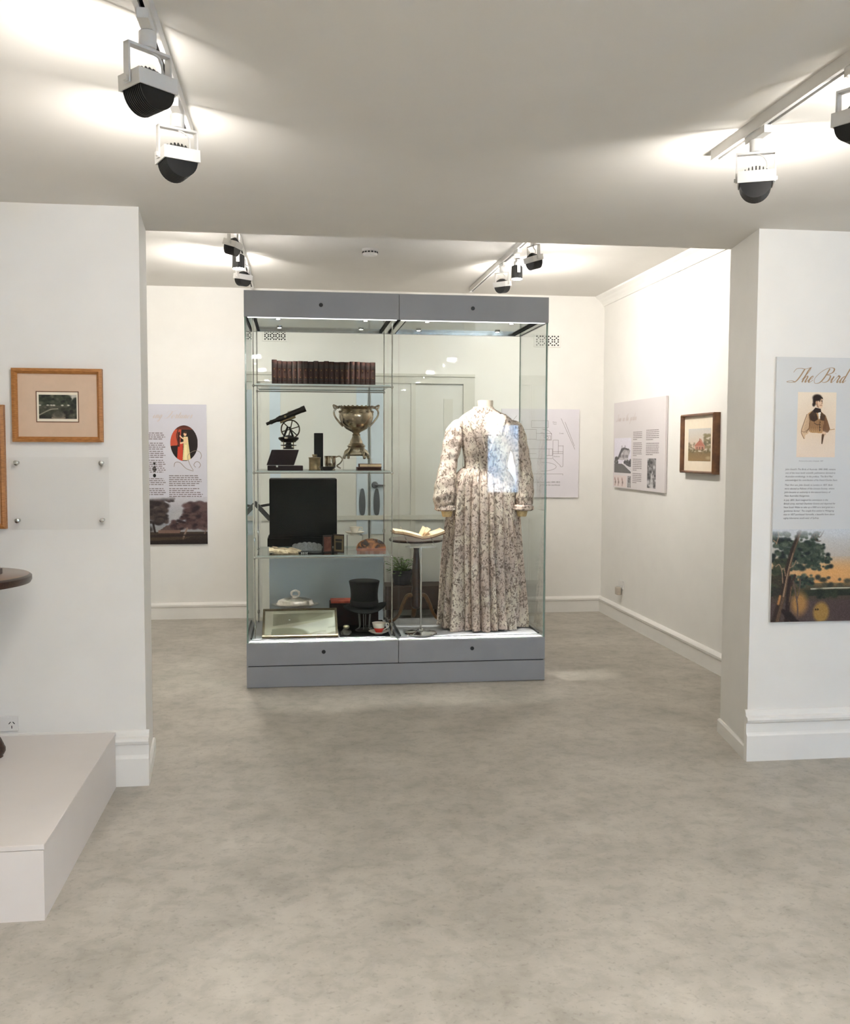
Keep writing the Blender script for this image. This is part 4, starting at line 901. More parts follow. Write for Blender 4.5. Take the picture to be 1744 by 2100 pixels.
# trophy cup
tx, ty, tz = .383, 6.31, s2+.074
t = thing('trophy_cup', 'large silver two handled trophy cup on the middle shelf', 'trophy', (tx, ty, tz))
bm = B(); lathe(bm, [(.022, .165), (.035, .172), (.07, .19), (.098, .225), (.110, .26), (.112, .285), (.104, .30), (.100, .312), (.108, .322), (.118, .328), (.116, .332), (.104, .328), (.094, .30), (.09, .25), (.0, .19)], (tx, ty, tz), 48); obj('bowl', bm, SILVER, t, smooth=True)
bm = B()
for k in range(24):
    a = 2*PI*k/24; ball(bm, (tx+.112*math.cos(a), ty+.112*math.sin(a), tz+.331), .0085, sz=.8, seg=8)
for k in range(12):
    a = 2*PI*k/12+.2; ball(bm, (tx+.106*math.cos(a), ty+.106*math.sin(a), tz+.298), .011, sz=.8, seg=8)
obj('rim_ornament', bm, SILVER, t, smooth=True)
bm = B(); lathe(bm, [(.048, .085), (.05, .092), (.042, .098), (.04, .11), (.03, .13), (.024, .146), (.028, .152), (.02, .16), (.026, .166)], (tx, ty, tz), 32); obj('stem', bm, SILVER, t, smooth=True)
bm = B(); lathe(bm, [(.078, .016), (.090, .026), (.080, .040), (.062, .056), (.056, .07), (.062, .080), (.05, .09)], (tx, ty, tz), 48, wob=lambda a, k: 1+.10*math.cos(4*a+PI)*(1-k/7)); obj('base', bm, SILVER, t, smooth=True)
for k in range(4):
    a = PI/4+k*PI/2-.25; bm = B(); tube(bm, cr([(tx+r*math.cos(a), ty+r*math.sin(a), tz+z) for r, z in ((.055, .055), (.078, .042), (.086, .02), (.096, .006), (.086, .004))], 5), lambda s: .012-.004*s, 10); obj('foot', bm, SILVER, t, smooth=True)
for sg in (-1, 1): 
    h = handle('handle', [(tx+sg*x, ty, tz+z) for x, z in ((.085, .205), (.112, .235), (.137, .27), (.142, .30), (.126, .322), (.112, .325), (.128, .333), (.146, .34), (.140, .318))], .0062, SILVER, t)
t = thing('stacked_books_lower', 'lower of two small red brown books stacked on the middle shelf', 'book', (.453, 6.16, s2)); t.name = 'small_book'
def smallbook(t, x0, x1, y0, y1, z0, z1):
    bm = B(); box(bm, x0, y0, z0, x1, y1, z0+.003); box(bm, x0, y0, z1-.003, x1, y1, z1); box(bm, x0, y0, z0, x0+.004, y1, z1); obj('cover', bm, mat('red_brown_leather', (66, 34, 26), .5, rgb2=(96, 52, 38), scale=50), t, bevel=.001)
    bm = B(); box(bm, x0+.004, y0+.003, z0+.003, x1-.003, y1-.003, z1-.003); obj('page_block', bm, PAGE if z0 > s2+.01 else LEATH, t)
smallbook(t, .376, .530, 6.10, 6.22, s2, s2+.021)
t = thing('small_book', 'upper of two small red brown books stacked on the middle shelf', 'book', (.46, 6.16, s2+.0212)); smallbook(t, .389, .530, 6.105, 6.21, s2+.0212, s2+.042)

# --- lower glass shelf
IVORY = mat('ivory_kid_leather', (238, 218, 186), .6, rgb2=(206, 184, 152), scale=60, bump=.3)
def glove(t0, x, y, z, ang, label):
    t = thing('kid_glove', label, 'glove', (x, y, z), group='pair of ivory kid gloves')
    bm = B(); ret = bmesh.ops.create_uvsphere(bm, u_segments=24, v_segments=14, radius=1)
    for v in ret['verts']:
        c = v.co; n = math.sin(c.x*5+c.y*3)*.08; v.co = Vector((c.x*.055, c.y*.032*(1-.25*c.x), max(-.001, .022*(c.z*.9+n)+.016*(.6-c.x*.5))))
    for k, (fy, L, dz) in enumerate(((-.022, .05, .012), (-.008, .062, .02), (.007, .06, .022), (.02, .05, .015))):
        tube(bm, cr([(.03, fy, .016), (.05, fy*1.15, dz), (.05+L*.5, fy*1.3, dz*.7), (.05+L, fy*1.5-.004, .006)], 4), lambda s: .0075*(1-.35*s), 8)
    tube(bm, cr([(.0, -.026, .016), (.018, -.044, .012), (.05, -.05, .007)], 4), lambda s: .009*(1-.3*s), 8)
    bm.transform(Matrix.Rotation(ang, 4, 'Z')); obj('glove_body', bm, IVORY, t, local=True, smooth=True)
    bm = B(); lathe(bm, [(.028, -.05), (.034, -.075), (.037, -.078)], (0, 0, 0), 24, .55, 1, wob=lambda a, k: 1+.06*math.sin(7*a)); bm.transform(Matrix.Rotation(ang, 4, 'Z') @ Matrix.Translation((.01, 0, .02)) @ Matrix.Rotation(PI/2, 4, 'Y')); obj('cuff', bm, IVORY, t, local=True, smooth=True)
glove(0, -.105, 6.15, s3+.001, .0, 'ivory kid glove nearest the front edge of the lower glass shelf')
glove(0, -.085, 6.235, s3+.001, .25, 'ivory kid glove lying behind the other on the lower glass shelf')
t = thing('lace_collar', 'grey scalloped lace collar propped before the black cabinet on the lower shelf', 'lace', (.06, 6.33, s3))
bm = B(); top = []; 
n = 60
for k in range(n+1):
    s = k/n; x = -.03+.19*s; zt_ = .050+.006*abs(math.sin(s*PI*6))-.016*(2*s-1)**2; top.append((x, zt_))
A = [[bm.verts.new((x, 6.30+d, s3+.001)) for x, z in top] for d in (0, .002)]; C_ = [[bm.verts.new((x, 6.34+d, s3+z)) for x, z in top] for d in (0, .002)]
for k in range(n):
    bm.faces.new((A[0][k], A[0][k+1], C_[0][k+1], C_[0][k])); bm.faces.new((A[1][k], A[1][k+1], C_[1][k+1], C_[1][k])); bm.faces.new((C_[0][k], C_[0][k+1], C_[1][k+1], C_[1][k])); bm.faces.new((A[0][k], A[0][k+1], A[1][k+1], A[1][k]))
obj('collar', bm, mat('grey_lace', (156, 158, 158), .8, rgb2=(120, 122, 122), scale=180), t)
t = thing('bead_necklace', 'short string of dark and white beads on the lower glass shelf', 'necklace', (.08, 6.11, s3))
JET = mat('jet_bead', (12, 12, 14), .12, spec=.8); PEARL = mat('pearl_bead', (226, 226, 224), .2, spec=.8)
for k in range(26):
    s = k/25; p = (.015+.15*s, 6.10+.018*math.sin(s*7), s3+.006); bm = B(); ball(bm, p, .0058, seg=10); obj('bead', bm, PEARL if 2 <= k < 10 and k % 2 == 0 else JET, t, smooth=True)
t = thing('photograph_case', 'open hinged photograph case standing on the lower glass shelf', 'photograph case', (.225, 6.2, s3))
bm = B(); extr(bm, [(.163, 6.185, s3), (.224, 6.215, s3), (.224, 6.223, s3), (.163, 6.193, s3)], (0, 0, .110)); p = obj('velvet_leaf', bm, mat('case_brown', (44, 28, 22), .5, var=.1), t)
bm = B(); extr(bm, [(.171, 6.1885, s3+.008), (.216, 6.2105, s3+.008), (.216, 6.2095, s3+.008), (.171, 6.1875, s3+.008)], (0, 0, .092)); obj('velvet_pad', bm, mat('red_brown_velvet', (128, 82, 68), .9, rgb2=(98, 56, 48), scale=40), p)
bm = B(); extr(bm, [(.232, 6.215, s3), (.297, 6.165, s3), (.297, 6.173, s3), (.232, 6.223, s3)], (0, 0, .116)); p = obj('picture_leaf', bm, MATS['case_brown'], t)
d_ = Vector((.065, -.05, 0)).normalized(); n_ = Vector((-.05, -.065, 0)).normalized(); pc = Plane(Vector((.232, 6.215, s3)), d_, n_)
bm = B(); pc.box(bm, .006, .008, 0, .076, .108, .0012); obj('gilt_mat', bm, mat('gilt_mat', (120, 104, 78), .4, metal=.5, var=.1), p)
bm = B(); pc.box(bm, .018, .018, .001, .064, .066, .002); pc.box(bm, .016, .072, .001, .066, .086, .002); obj('plate', bm, BLACKM, p)
t = thing('tortoiseshell_comb', 'domed tortoiseshell hair comb on the lower glass shelf', 'comb', (.463, 6.15, s3))
TORT = mat('tortoiseshell', (52, 26, 16), .18, rgb2=(188, 122, 70), scale=18, distort=1.2, coat=.6, ramp=(.42, .62))
bm = B(); R_ = []
for i in range(13):
    u = i/12; row = []
    for k in range(25):
        a = PI*k/24; rx = .094*(1-.12*u); rz = .072-.0*u
        row.append(bm.verts.new((.463+rx*-math.cos(a)*(1-.15*u), 6.10+.09*u, s3+.024+rz*math.sin(a)**.8*(1-.55*u*u))))
    R_.append(row)
for a_, b_ in zip(R_, R_[1:]):
    for k in range(24): bm.faces.new((a_[k], a_[k+1], b_[k+1], b_[k]))
bm.faces.new(R_[0]); obj('crown', bm, TORT, t, smooth=True)
bm = B(); box(bm, .372, 6.095, s3+.018, .556, 6.10, s3+.034)
for k in range(36): x = .374+k*.0051; box(bm, x, 6.0945, s3+.0, x+.0034, 6.0985, s3+.02)
obj('teeth', bm, mat('tort_teeth', (150, 96, 78), .3, rgb2=(176, 124, 100), scale=30), t)
def cup(name, x, y, z, s, label, red=False, tall=1.0):
    t = thing(name, label, 'cup', (x, y, z)); CH = mat('cream_china', (224, 216, 202), .25, var=.03, spec=.6)
    bm = B(); lathe(bm, [(.019, .0), (.02, .004), (.024, .008), (.032, .022), (.039, .04), (.041, .044), (.039, .042), (.03, .022), (.0, .01)], (x, y, z), 32, s, s)
    for v in bm.verts: v.co.z = z + (v.co.z-z)*tall
    if red:
        for f in bm.faces: f.material_index = 1 if f.calc_center_median().z-z < .036 else 0
    obj('bowl', bm, [CH, mat('red_glaze', (196, 44, 34), .2, var=.05)], t, smooth=True)
    bm = B(); tube(bm, cr([(x+.036*s, y, z+.038*tall), (x+.054*s, y, z+.04*tall), (x+.056*s, y, z+.025*tall), (x+.032*s, y, z+.014*tall)], 5), .0028, 8); obj('handle', bm, CH, t, smooth=True)
def saucer(x, y, z, s, label, m):
    return tag((lambda bm: (lathe(bm, [(.026, 0), (.028, .004), (.05, .010), (.063, .018), (.064, .02), (.05, .0125), (.0, .005)], (x, y, z), 36, s, s), obj('saucer', bm, m, smooth=True))[1])(B()), label, 'saucer')
CH = mat('cream_china', (224, 216, 202), .25, var=.03, spec=.6)
riser(.325, 6.30, s3, .425, 6.41, s3+.098, 'clear acrylic block under the white cup and saucer')
saucer(.375, 6.355, s3+.0983, 1, 'white saucer held up on the lower shelf', CH)
cup('teacup', .375, 6.355, s3+.1068, .85, 'plain white teacup on a saucer held up on the lower glass shelf')

# --- deck of the left bay
TRAY = tag((lambda bm: (box(bm, .262, 6.025, dk_, .578, 6.60, dk_+.004), obj('black_tray', bm, FELT, bevel=.002))[1])(B()), 'flat black board on the deck under the hat and red cup', 'board')
tz = dk_+.0042
riser(-.10, 6.33, dk_, .08, 6.47, dk_+.118, 'clear acrylic block under the silver serving dish')
t = thing('serving_dish', 'silver lidded serving dish behind the tilted framed picture', 'serving dish', (-.012, 6.40, dk_+.1185))
z = dk_+.1185; c_ = (-.012, 6.40, z)
SILVER2 = mat('silver_plate', (226, 218, 210), .28, metal=1, var=.10, scale=60, bump=.1)
bm = B(); lathe(bm, [(.07, .0), (.085, .006), (.115, .025), (.148, .034), (.152, .038), (.12, .037)], c_, 56, 1, .72, wob=lambda a, k: 1+.03*math.cos(8*a)*(k > 2)); obj('dish', bm, SILVER2, t, smooth=True)
bm = B(); lathe(bm, [(.122, .038), (.115, .046), (.108, .062), (.085, .072), (.055, .078), (.03, .082), (.0, .083)], c_, 56, 1, .72, wob=lambda a, k: 1+.025*math.cos(8*a)); obj('lid', bm, SILVER2, t, smooth=True)
bm = B()
tube(bm, cr([(c_[0]+x, c_[1], z+zz) for x, zz in ((-.010, .083), (-.026, .100), (-.024, .117), (0, .124), (.024, .117), (.026, .100), (.010, .083))], 6), .0055, 8)
for k in range(9): a = PI*k/8; ball(bm, (c_[0]+.024*math.cos(a), c_[1], z+.104+.022*math.sin(a)), .0065, seg=8)
lathe(bm, [(.02, .08), (.02, .088), (.012, .095)], c_, 16); obj('loop_handle', bm, SILVER2, t, smooth=True)
# tilted framed picture: leaning back on the deck
t = thing('framed_print', 'wide dark framed print leaning back on the deck at the front of the left bay', 'framed picture', (.02, 6.05, dk_))
sl = Vector((0, .24, .132)).normalized(); nn = Vector((0, -.132, .24)).normalized(); o_ = Vector((-.216, 6.025, dk_+.002))
class Tilt(Plane):
    def __init__(s): s.o, s.u, s.v, s.n = o_, Vector((1, 0, 0)), sl, nn
pt = Tilt(); w_, h_ = .468, .276
bm = B()
for q in ((0, 0, w_, .014), (0, h_-.014, w_, h_), (0, .014, .014, h_-.014), (w_-.014, .014, w_, h_-.014)): pt.box(bm, q[0], q[1], 0, q[2], q[3], .016)
obj('frame', bm, mat('dark_gilt_frame', (74, 62, 42), .45, rgb2=(98, 84, 56), scale=40, metal=.3), t, bevel=.002)
cv = Canvas(150, 80, (214, 208, 186)); cv.rng = np.random.RandomState(2)
cv.grad(0, 1, (206, 202, 180), (224, 216, 192)); cv.poly([(.12,.14),(.97,.10),(.97,.3),(.12,.62)], (160, 156, 134), .8); cv.poly([(.12,.14),(.9,.12),(.6,.4),(.12,.6)], (148, 144, 122), .6)
cv.poly([(.38,.66),(1,.28),(1,1),(.64,1),(.55,.78)], (234, 230, 218)); cv.ell(.3, .95, .32, .26, (150, 146, 124), .1); cv.poly([(0,.0),(.12,0),(.10,1),(0,1)], (218, 212, 192)); cv.ell(.35, .38, .012, .02, (252, 252, 248)); cv.stroke([(.62,.95),(.75,.86),(.85,.84)], .012, (196, 190, 172)); cv.stroke([(.9,.95),(.96,.9),(1,.9)], .02, (196, 190, 172)); cv.stroke([(.9,.7),(1,.66)], .014, (206, 202, 188)); cv.a *= .9; cv.grain(2)
bm = B(); pt.box(bm, .012, .012, .002, w_-.012, h_-.012, .008); obj('backing', bm, PAGE, t)
put_print('print', cv, pt, .013, .013, w_-.013, h_-.013, .0085, t)
bm = B(); extr(bm, [(-.1, 6.25, dk_+.0), (.12, 6.25, dk_+.0), (.12, 6.262, dk_), (-.1, 6.262, dk_)], (0, 0, .118)); obj('prop', bm, ACRYL, t)
# dark hat box
t = thing('hat_box', 'dark leather box with a red lined tray behind the top hat', 'box', (.36, 6.46, tz))
HB = mat('black_maroon_leather', (16, 8, 8), .6, spec=.15, rgb2=(34, 18, 17), scale=30)
bm = B(); box(bm, .215, 6.40, tz, .535, 6.56, tz+.150); obj('body', bm, HB, t, bevel=.006)
bm = B(); box(bm, .222, 6.405, tz+.150, .42, 6.555, tz+.162); obj('lid_tray', bm, mat('red_lining', (150, 52, 38), .7, rgb2=(186, 84, 58), scale=24), t, label='faded red lining')
# hat stand and top hat
t = thing('hat_stand', 'wire hat stand on a round black foot', 'hat stand', (.43, 6.22, tz))
bm = B(); lathe(bm, [(.058, 0), (.06, .004), (.054, .010), (.02, .014)], (.43, 6.22, tz), 32); obj('foot', bm, BLACKM, t, smooth=True)
WIRE = mat('grey_wire', (120, 122, 122), .35, metal=.8)
for k in range(6):
    a = 2*PI*k/6+.3; bm = B(); tube(bm, cr([(.43+r*math.cos(a), 6.22+r*math.sin(a)*.8, tz+zz) for r, zz in ((.05, .013), (.036, .025), (.038, .07), (.042, .11), (.05, .149))], 5), .003, 6); obj('wire', bm, WIRE, t, smooth=True)
bm = B(); tube(bm, [(.43+.05*math.cos(a), 6.22+.04*math.sin(a), tz+.149) for a in np.linspace(0, 2*PI, 25)], .003, 6); obj('top_ring', bm, WIRE, t, smooth=True)
t = thing('top_hat', 'black silk top hat with a curled brim on a wire stand', 'hat', (.432, 6.22, tz+.13))
HAT = mat('black_silk_plush', (14, 14, 15), .6, var=.25, scale=120, spec=.12)
bm = B(); zb = tz+.165
lathe(bm, [(.088, -.01), (.089, .03), (.087, .07), (.09, .11), (.097, .145), (.099, .155), (.094, .158), (.05, .160), (.0, .160)], (.428, 6.22, zb), 48, 1, 1.12)
bm.transform(Matrix.Translation((.428, 6.22, zb)) @ Matrix.Rotation(.0, 4, 'Y') @ Matrix.Translation((-.428, -6.22, -zb))); obj('crown', bm, HAT, t, smooth=True)
bm = B(); rings = []
for i in range(9):
    u = i/8; ring = []
    for k in range(64):
        a = 2*PI*k/64; side = math.cos(a)**2; fb = math.sin(a)
        r = .086+.054*u; zz = -.004 + (.016 if math.cos(a) > 0 else -.004)*side*u*u - .026*u*(1-side)
        ring.append(bm.verts.new((.432+r*math.cos(a)*.98, 6.22+r*math.sin(a)*1.2, zb+zz)))
    rings.append(ring)
for a_, b_ in zip(rings, rings[1:]):
    for k in range(64): j = (k+1) % 64; bm.faces.new((a_[k], a_[j], b_[j], b_[k]))
o = obj('brim', bm, HAT, t, smooth=True); sm = o.modifiers.new('thick', 'SOLIDIFY'); sm.thickness = .005; sm.offset = 0
bm = B(); lathe(bm, [(.0905, .0), (.0912, .004), (.0912, .03), (.0905, .034)], (.428, 6.22, zb), 48, 1, 1.12); obj('hat_band', bm, mat('black_grosgrain', (22, 22, 23), .8, var=.2, scale=150), t, smooth=True)
# inkwell, red cup, saucer
t = thing('glass_inkwell', 'small squat glass inkwell on the black board beside the framed print', 'inkwell', (.305, 6.065, tz))
bm = B(); lathe(bm, [(.030, 0), (.034, .006), (.034, .024), (.024, .036), (.016, .044), (.016, .05), (.0, .05)], (.305, 6.065, tz), 28); obj('jar', bm, glass_mat('thick_glass', (.62, .66, .62), .14), t, smooth=True)
bm = B(); lathe(bm, [(.014, .046), (.019, .05), (.02, .058), (.014, .064), (.0, .065)], (.305, 6.065, tz), 24); obj('cap', bm, mat('pale_metal_cap', (140, 134, 112), .35, metal=.8), t, smooth=True)
saucer(.51, 6.09, tz, 1, 'cream saucer under the red based cup', CH)
cup('teacup', .512, 6.09, tz+.0088, 1.08, 'cream cup with a red base on the deck beside the hat', red=True, tall=1.45)

# --- right bay: book cradle, open book, tripod table
cx, cy = .778, 6.085
t = thing('book_cradle', 'clear acrylic book cradle on a chrome pole with a round chrome foot', 'book stand', (cx, cy, dk_))
bm = B(); lathe(bm, [(.10, 0), (.103, .004), (.10, .010), (.05, .016), (.022, .022), (.018, .032), (.009, .036)], (cx, cy, dk_), 48); obj('foot', bm, CHROME, t, smooth=True)
bm = B(); tube(bm, [(cx, cy, dk_+.03), (cx, cy, .842)], .0065, 12); obj('pole', bm, CHROME, t, smooth=True)
bm = B(); box(bm, cx-.095, cy-.02, .838, cx+.085, cy+.04, .846); obj('support_plate', bm, STEEL, t)
bm = B(); extr(bm, [(cx-.085, cy-.10, .847), (cx-.145, cy-.10, .985), (cx-.142, cy-.10, .987), (cx-.081, cy-.10, .849)], (0, .03, 0)); extr(bm, [(cx+.078, cy-.10, .847), (cx+.015, cy-.10, .985), (cx+.018, cy-.10, .987), (cx+.082, cy-.10, .849)], (0, .03, 0))
box(bm, cx-.085, cy-.10, .847, cx+.082, cy+.13, .850); obj('acrylic_sheet', bm, ACRYL, t)
t = thing('open_book', 'open old book with cream pages on the acrylic cradle', 'book', (cx, 6.14, .88))
def leafcurve(k): return [(-.175+.175*s, .935-.035*s**1.5+.002*k) for s in np.linspace(0, 1, 9)] + [(.145*s, .90+.036*s**1.7+.001*k) for s in np.linspace(.12, 1, 8)]
def sheet(name, dz, th_, y0, y1, m, t, sx=1):
    bm = B(); P_ = leafcurve(0); lo = [(cx+p[0]*sx, p[1]+dz-.005) for p in P_]; up = [(x, z+th_) for x, z in lo]
    extr(bm, [(x, y0, z) for x, z in lo] + [(x, y0, z) for x, z in reversed(up)], (0, y1-y0, 0)); return obj(name, bm, m, t, smooth=False)
sheet('cover', -.0, .004, 6.02, 6.25, mat('worn_tan_cover', (120, 84, 58), .6, rgb2=(96, 62, 44), scale=30), t, 1.02)
sheet('page_block', .0045, .014, 6.026, 6.244, mat('book_cream_page', (240, 218, 184), .8, rgb2=(226, 198, 160), scale=14), t, .98)
bm = B(); extr(bm, [(cx+.01, 6.04, .915), (cx+.012, 6.04, .915), (cx+.06, 6.04, .955), (cx+.056, 6.04, .957)], (0, .17, 0)); extr(bm, [(cx+.0, 6.05, .915), (cx+.002, 6.05, .915), (cx+.028, 6.05, .965), (cx+.026, 6.05, .965)], (0, .16, 0)); obj('raised_leaf', bm, MATS['book_cream_page'], t)
tx, ty, TT = .796, 6.475, .862
t = thing('tripod_table', 'small round wooden tripod table in the right bay behind the open book', 'table', (tx, ty, dk_))
bm = B(); lathe(bm, [(.0, -.022), (.165, -.022), (.182, -.016), (.186, -.008), (.182, -.002), (.17, .0), (.0, .0)], (tx, ty, TT), 56); obj('table_top', bm, DARKW, t, smooth=True)
bm = B(); lathe(bm, [(.055, -.022), (.05, -.03), (.03, -.055), (.026, -.06)], (tx, ty, TT), 24); obj('bearer', bm, DARKW, t, smooth=True)
bm = B(); lathe(bm, [(.022, -.06), (.018, -.08), (.022, -.13), (.030, -.24), (.034, -.30), (.026, -.33), (.034, -.36), (.034, -.46), (.02, -.475), (.0, -.478)], (tx, ty, TT), 24); obj('pedestal', bm, DARKW, t, smooth=True)
for a in (PI, 0, PI/2):
    bm = B(); tube(bm, cr([(tx+r*math.cos(a), ty+r*math.sin(a)*1.0, dk_+z) for r, z in ((.02, .19), (.06, .185), (.09, .13), (.115, .065), (.15, .025), (.185, .014))], 6), lambda s: .022-.009*s, 12, .7); obj('leg', bm, TABW, t, smooth=True)

# --- dress on a dress form
DCX, DCY = 1.210, 6.27
def dress_mat():
    m = bpy.data.materials.new('floral_printed_cotton'); m.use_nodes = True
    n = m.node_tree.nodes; l = m.node_tree.links; p = n['Principled BSDF']; tc = n.new('ShaderNodeTexCoord')
    mp = n.new('ShaderNodeMapping'); mp.inputs['Scale'].default_value = (1, 1, .75); l.new(tc.outputs['Object'], mp.inputs['Vector'])
    def noise(sc, det, dist, rough=.55):
        x = n.new('ShaderNodeTexNoise'); x.inputs['Scale'].default_value = sc; x.inputs['Detail'].default_value = det; x.inputs['Distortion'].default_value = dist; x.inputs['Roughness'].default_value = rough
        l.new(mp.outputs['Vector'], x.inputs['Vector']); return x
    def ramp(src, a, b, c0, c1):
        r = n.new('ShaderNodeValToRGB'); e = r.color_ramp.elements; e[0].position, e[1].position = a, b; e[0].color, e[1].color = (*c0, 1), (*c1, 1); l.new(src, r.inputs['Fac']); return r
    cream = lin((222, 210, 194)); taupe = lin((126, 110, 100)); brown = lin((120, 103, 94)); rose = lin((206, 188, 176))
    a = noise(31, 3, 1.4); ra = ramp(a.outputs['Fac'], .55, .60, (0,0,0), (1,1,1))
    b = noise(66, 3, 1.0); rb = ramp(b.outputs['Fac'], .55, .60, (0,0,0), (1,1,1))
    c = noise(9, 2, 1.0); rc = ramp(c.outputs['Fac'], .46, .6, rose, cream)
    m1 = n.new('ShaderNodeMix'); m1.data_type = 'RGBA'; m2 = n.new('ShaderNodeMix'); m2.data_type = 'RGBA'
    l.new(rb.outputs['Color'], m1.inputs['Factor']); l.new(rc.outputs['Color'], m1.inputs['A']); m1.inputs['B'].default_value = (*taupe, 1)
    mm = n.new('ShaderNodeMath'); mm.operation = 'MULTIPLY'; mm.inputs[1].default_value = .7; l.new(ra.outputs['Color'], mm.inputs[0])
    l.new(mm.outputs[0], m2.inputs['Factor']); l.new(m1.outputs['Result'], m2.inputs['A']); m2.inputs['B'].default_value = (*brown, 1)
    l.new(m2.outputs['Result'], p.inputs['Base Color']); p.inputs['Roughness'].default_value = .7; p.inputs['Specular IOR Level'].default_value = .25
    bp = n.new('ShaderNodeBump'); bp.inputs['Strength'].default_value = .15; bp.inputs['Distance'].default_value = .004; l.new(b.outputs['Fac'], bp.inputs['Height']); l.new(bp.outputs['Normal'], p.inputs['Normal'])
    return m
DRESS = dress_mat()
DFORM = mat('dress_form_linen', (222, 208, 192), .8, var=.03, scale=90)
t = thing('dress_form', 'cream linen dress form whose neck shows above the dress', 'dress form', (DCX, DCY, dk_))
bm = B(); lathe(bm, [(.060, 1.67), (.056, 1.70), (.050, 1.735), (.052, 1.765), (.050, 1.775), (.0, 1.776)], (DCX+.008, DCY-.01, 0), 32); obj('neck', bm, DFORM, t, smooth=True)
bm = B(); tube(bm, [(DCX, DCY, dk_), (DCX, DCY, 1.3)], .014, 12); lathe(bm, [(.12, dk_), (.12, dk_+.01), (.02, dk_+.02)], (DCX, DCY, 0), 24); obj('stand', bm, BLACKM, t, smooth=True)
t = dress = thing('floral_dress', 'long sleeved floral print dress with a full pleated skirt in the right bay', 'dress', (DCX, DCY, dk_))
rg = np.random.RandomState(12)
NF = 26; ph = np.cumsum(rg.uniform(.6, 1.5, NF)); ph = ph/ph[-1]*2*PI; amp_f = rg.uniform(.5, 1.25, NF)
def fold(a):
    a = a % (2*PI); k = int(np.searchsorted(ph, a)); p0 = 0 if k == 0 else ph[k-1]; s = (a-p0)/(ph[k]-p0)
    return (math.sin(PI*s)**.55)*amp_f[k]
SK = [(1.335, .144, .0), (1.31, .170, .003), (1.275, .194, .007), (1.225, .212, .011), (1.15, .226, .015), (1.02, .242, .020), (.79, .262, .028), (.565, .278, .036), (.40, .288, .042), (dk_+.004, .292, .045)]
seg, rows = 420, 60
bm = B(); rings = []
zs = [s[0] for s in SK][::-1]; rs = [s[1] for s in SK][::-1]; am = [s[2] for s in SK][::-1]
for i in range(rows+1):
    u = i/rows; z = 1.335 + (dk_+.003-1.335)*(u**.9); r0 = np.interp(z, zs, rs); aa = np.interp(z, zs, am); ring = []
    for k in range(seg):
        a = 2*PI*k/seg; f = fold(a + .05*math.sin(3*z+a)); fine = math.sin(a*70)*.004*max(0, 1-u*3.5)
        r = r0 + aa*(f-.92)*2.5 + fine + .006*u*math.sin(5*a+z*7)
        hem = 0 if i < rows else .006*(1+math.sin(9*a))
        ring.append(bm.verts.new((DCX+.0+r*math.cos(a), DCY+r*math.sin(a)*.72, z+hem)))
    rings.append(ring)
for a_, b_ in zip(rings, rings[1:]):
    for k in range(seg): j = (k+1) % seg; bm.faces.new((a_[k], a_[j], b_[j], b_[k]))
obj('skirt', bm, DRESS, t, smooth=True)
BD = [(1.345, 1.238, .150, .105), (1.33, 1.225, .143, .105), (1.36, 1.226, .140, .103), (1.40, 1.228, .146, .107), (1.46, 1.230, .157, .118), (1.53, 1.232, .170, .128), (1.59, 1.228, .178, .124), (1.64, 1.222, .182, .105), (1.672, 1.218, .155, .088), (1.695, 1.212, .118, .074), (1.715, 1.208, .082, .064), (1.728, 1.207, .066, .060)][1:]
bm = B(); rings = []
for z, cxx, rx, ry in [tuple(q) for q in cr(BD, 4)]:
    ring = []
    for k in range(96):
        a = 2*PI*k/96; front = max(0, -math.sin(a)); pl_ = .003*math.sin(18*a)*max(0, 1-(z-1.33)/.3)*front
        ca, sa = math.cos(a), math.sin(a); e = .85
        ring.append(bm.verts.new((cxx+(rx+pl_)*math.copysign(abs(ca)**e, ca), DCY+(ry+pl_)*math.copysign(abs(sa)**e, sa)-.012*front*(1 if 1.42 < z < 1.62 else .4), z)))
    rings.append(ring)
for a_, b_ in zip(rings, rings[1:]):
    for k in range(96): j = (k+1) % 96; bm.faces.new((a_[k], a_[j], b_[j], b_[k]))
obj('bodice', bm, DRESS, t, smooth=True)
bm = B(); lathe(bm, [(.067, 1.722), (.070, 1.728), (.068, 1.734), (.060, 1.732)], (1.208, DCY, 0), 32, 1, .93); obj('collar', bm, mat('cream_trim', (214, 204, 188), .8, var=.05), t, smooth=True)
bm = B(); tube(bm, [(1.225+.143*math.cos(a), DCY+.108*math.sin(a), 1.335+.012*math.sin(a)) for a in np.linspace(0, 2*PI, 48)], .008, 8); obj('waistband', bm, DRESS, t, smooth=True)
BDI = [tuple(q) for q in cr(BD, 6)]
def body_y(x, z):
    zz = [q[0] for q in BDI]; cxx, rx, ry = (float(np.interp(z, zz, [q[i] for q in BDI])) for i in (1, 2, 3))
    c = min(.98, (abs(x-cxx)/rx))**(1/.85); return DCY-ry*(max(.02, 1-c*c)**.5)**.85-.012*(1-c*c)**.5
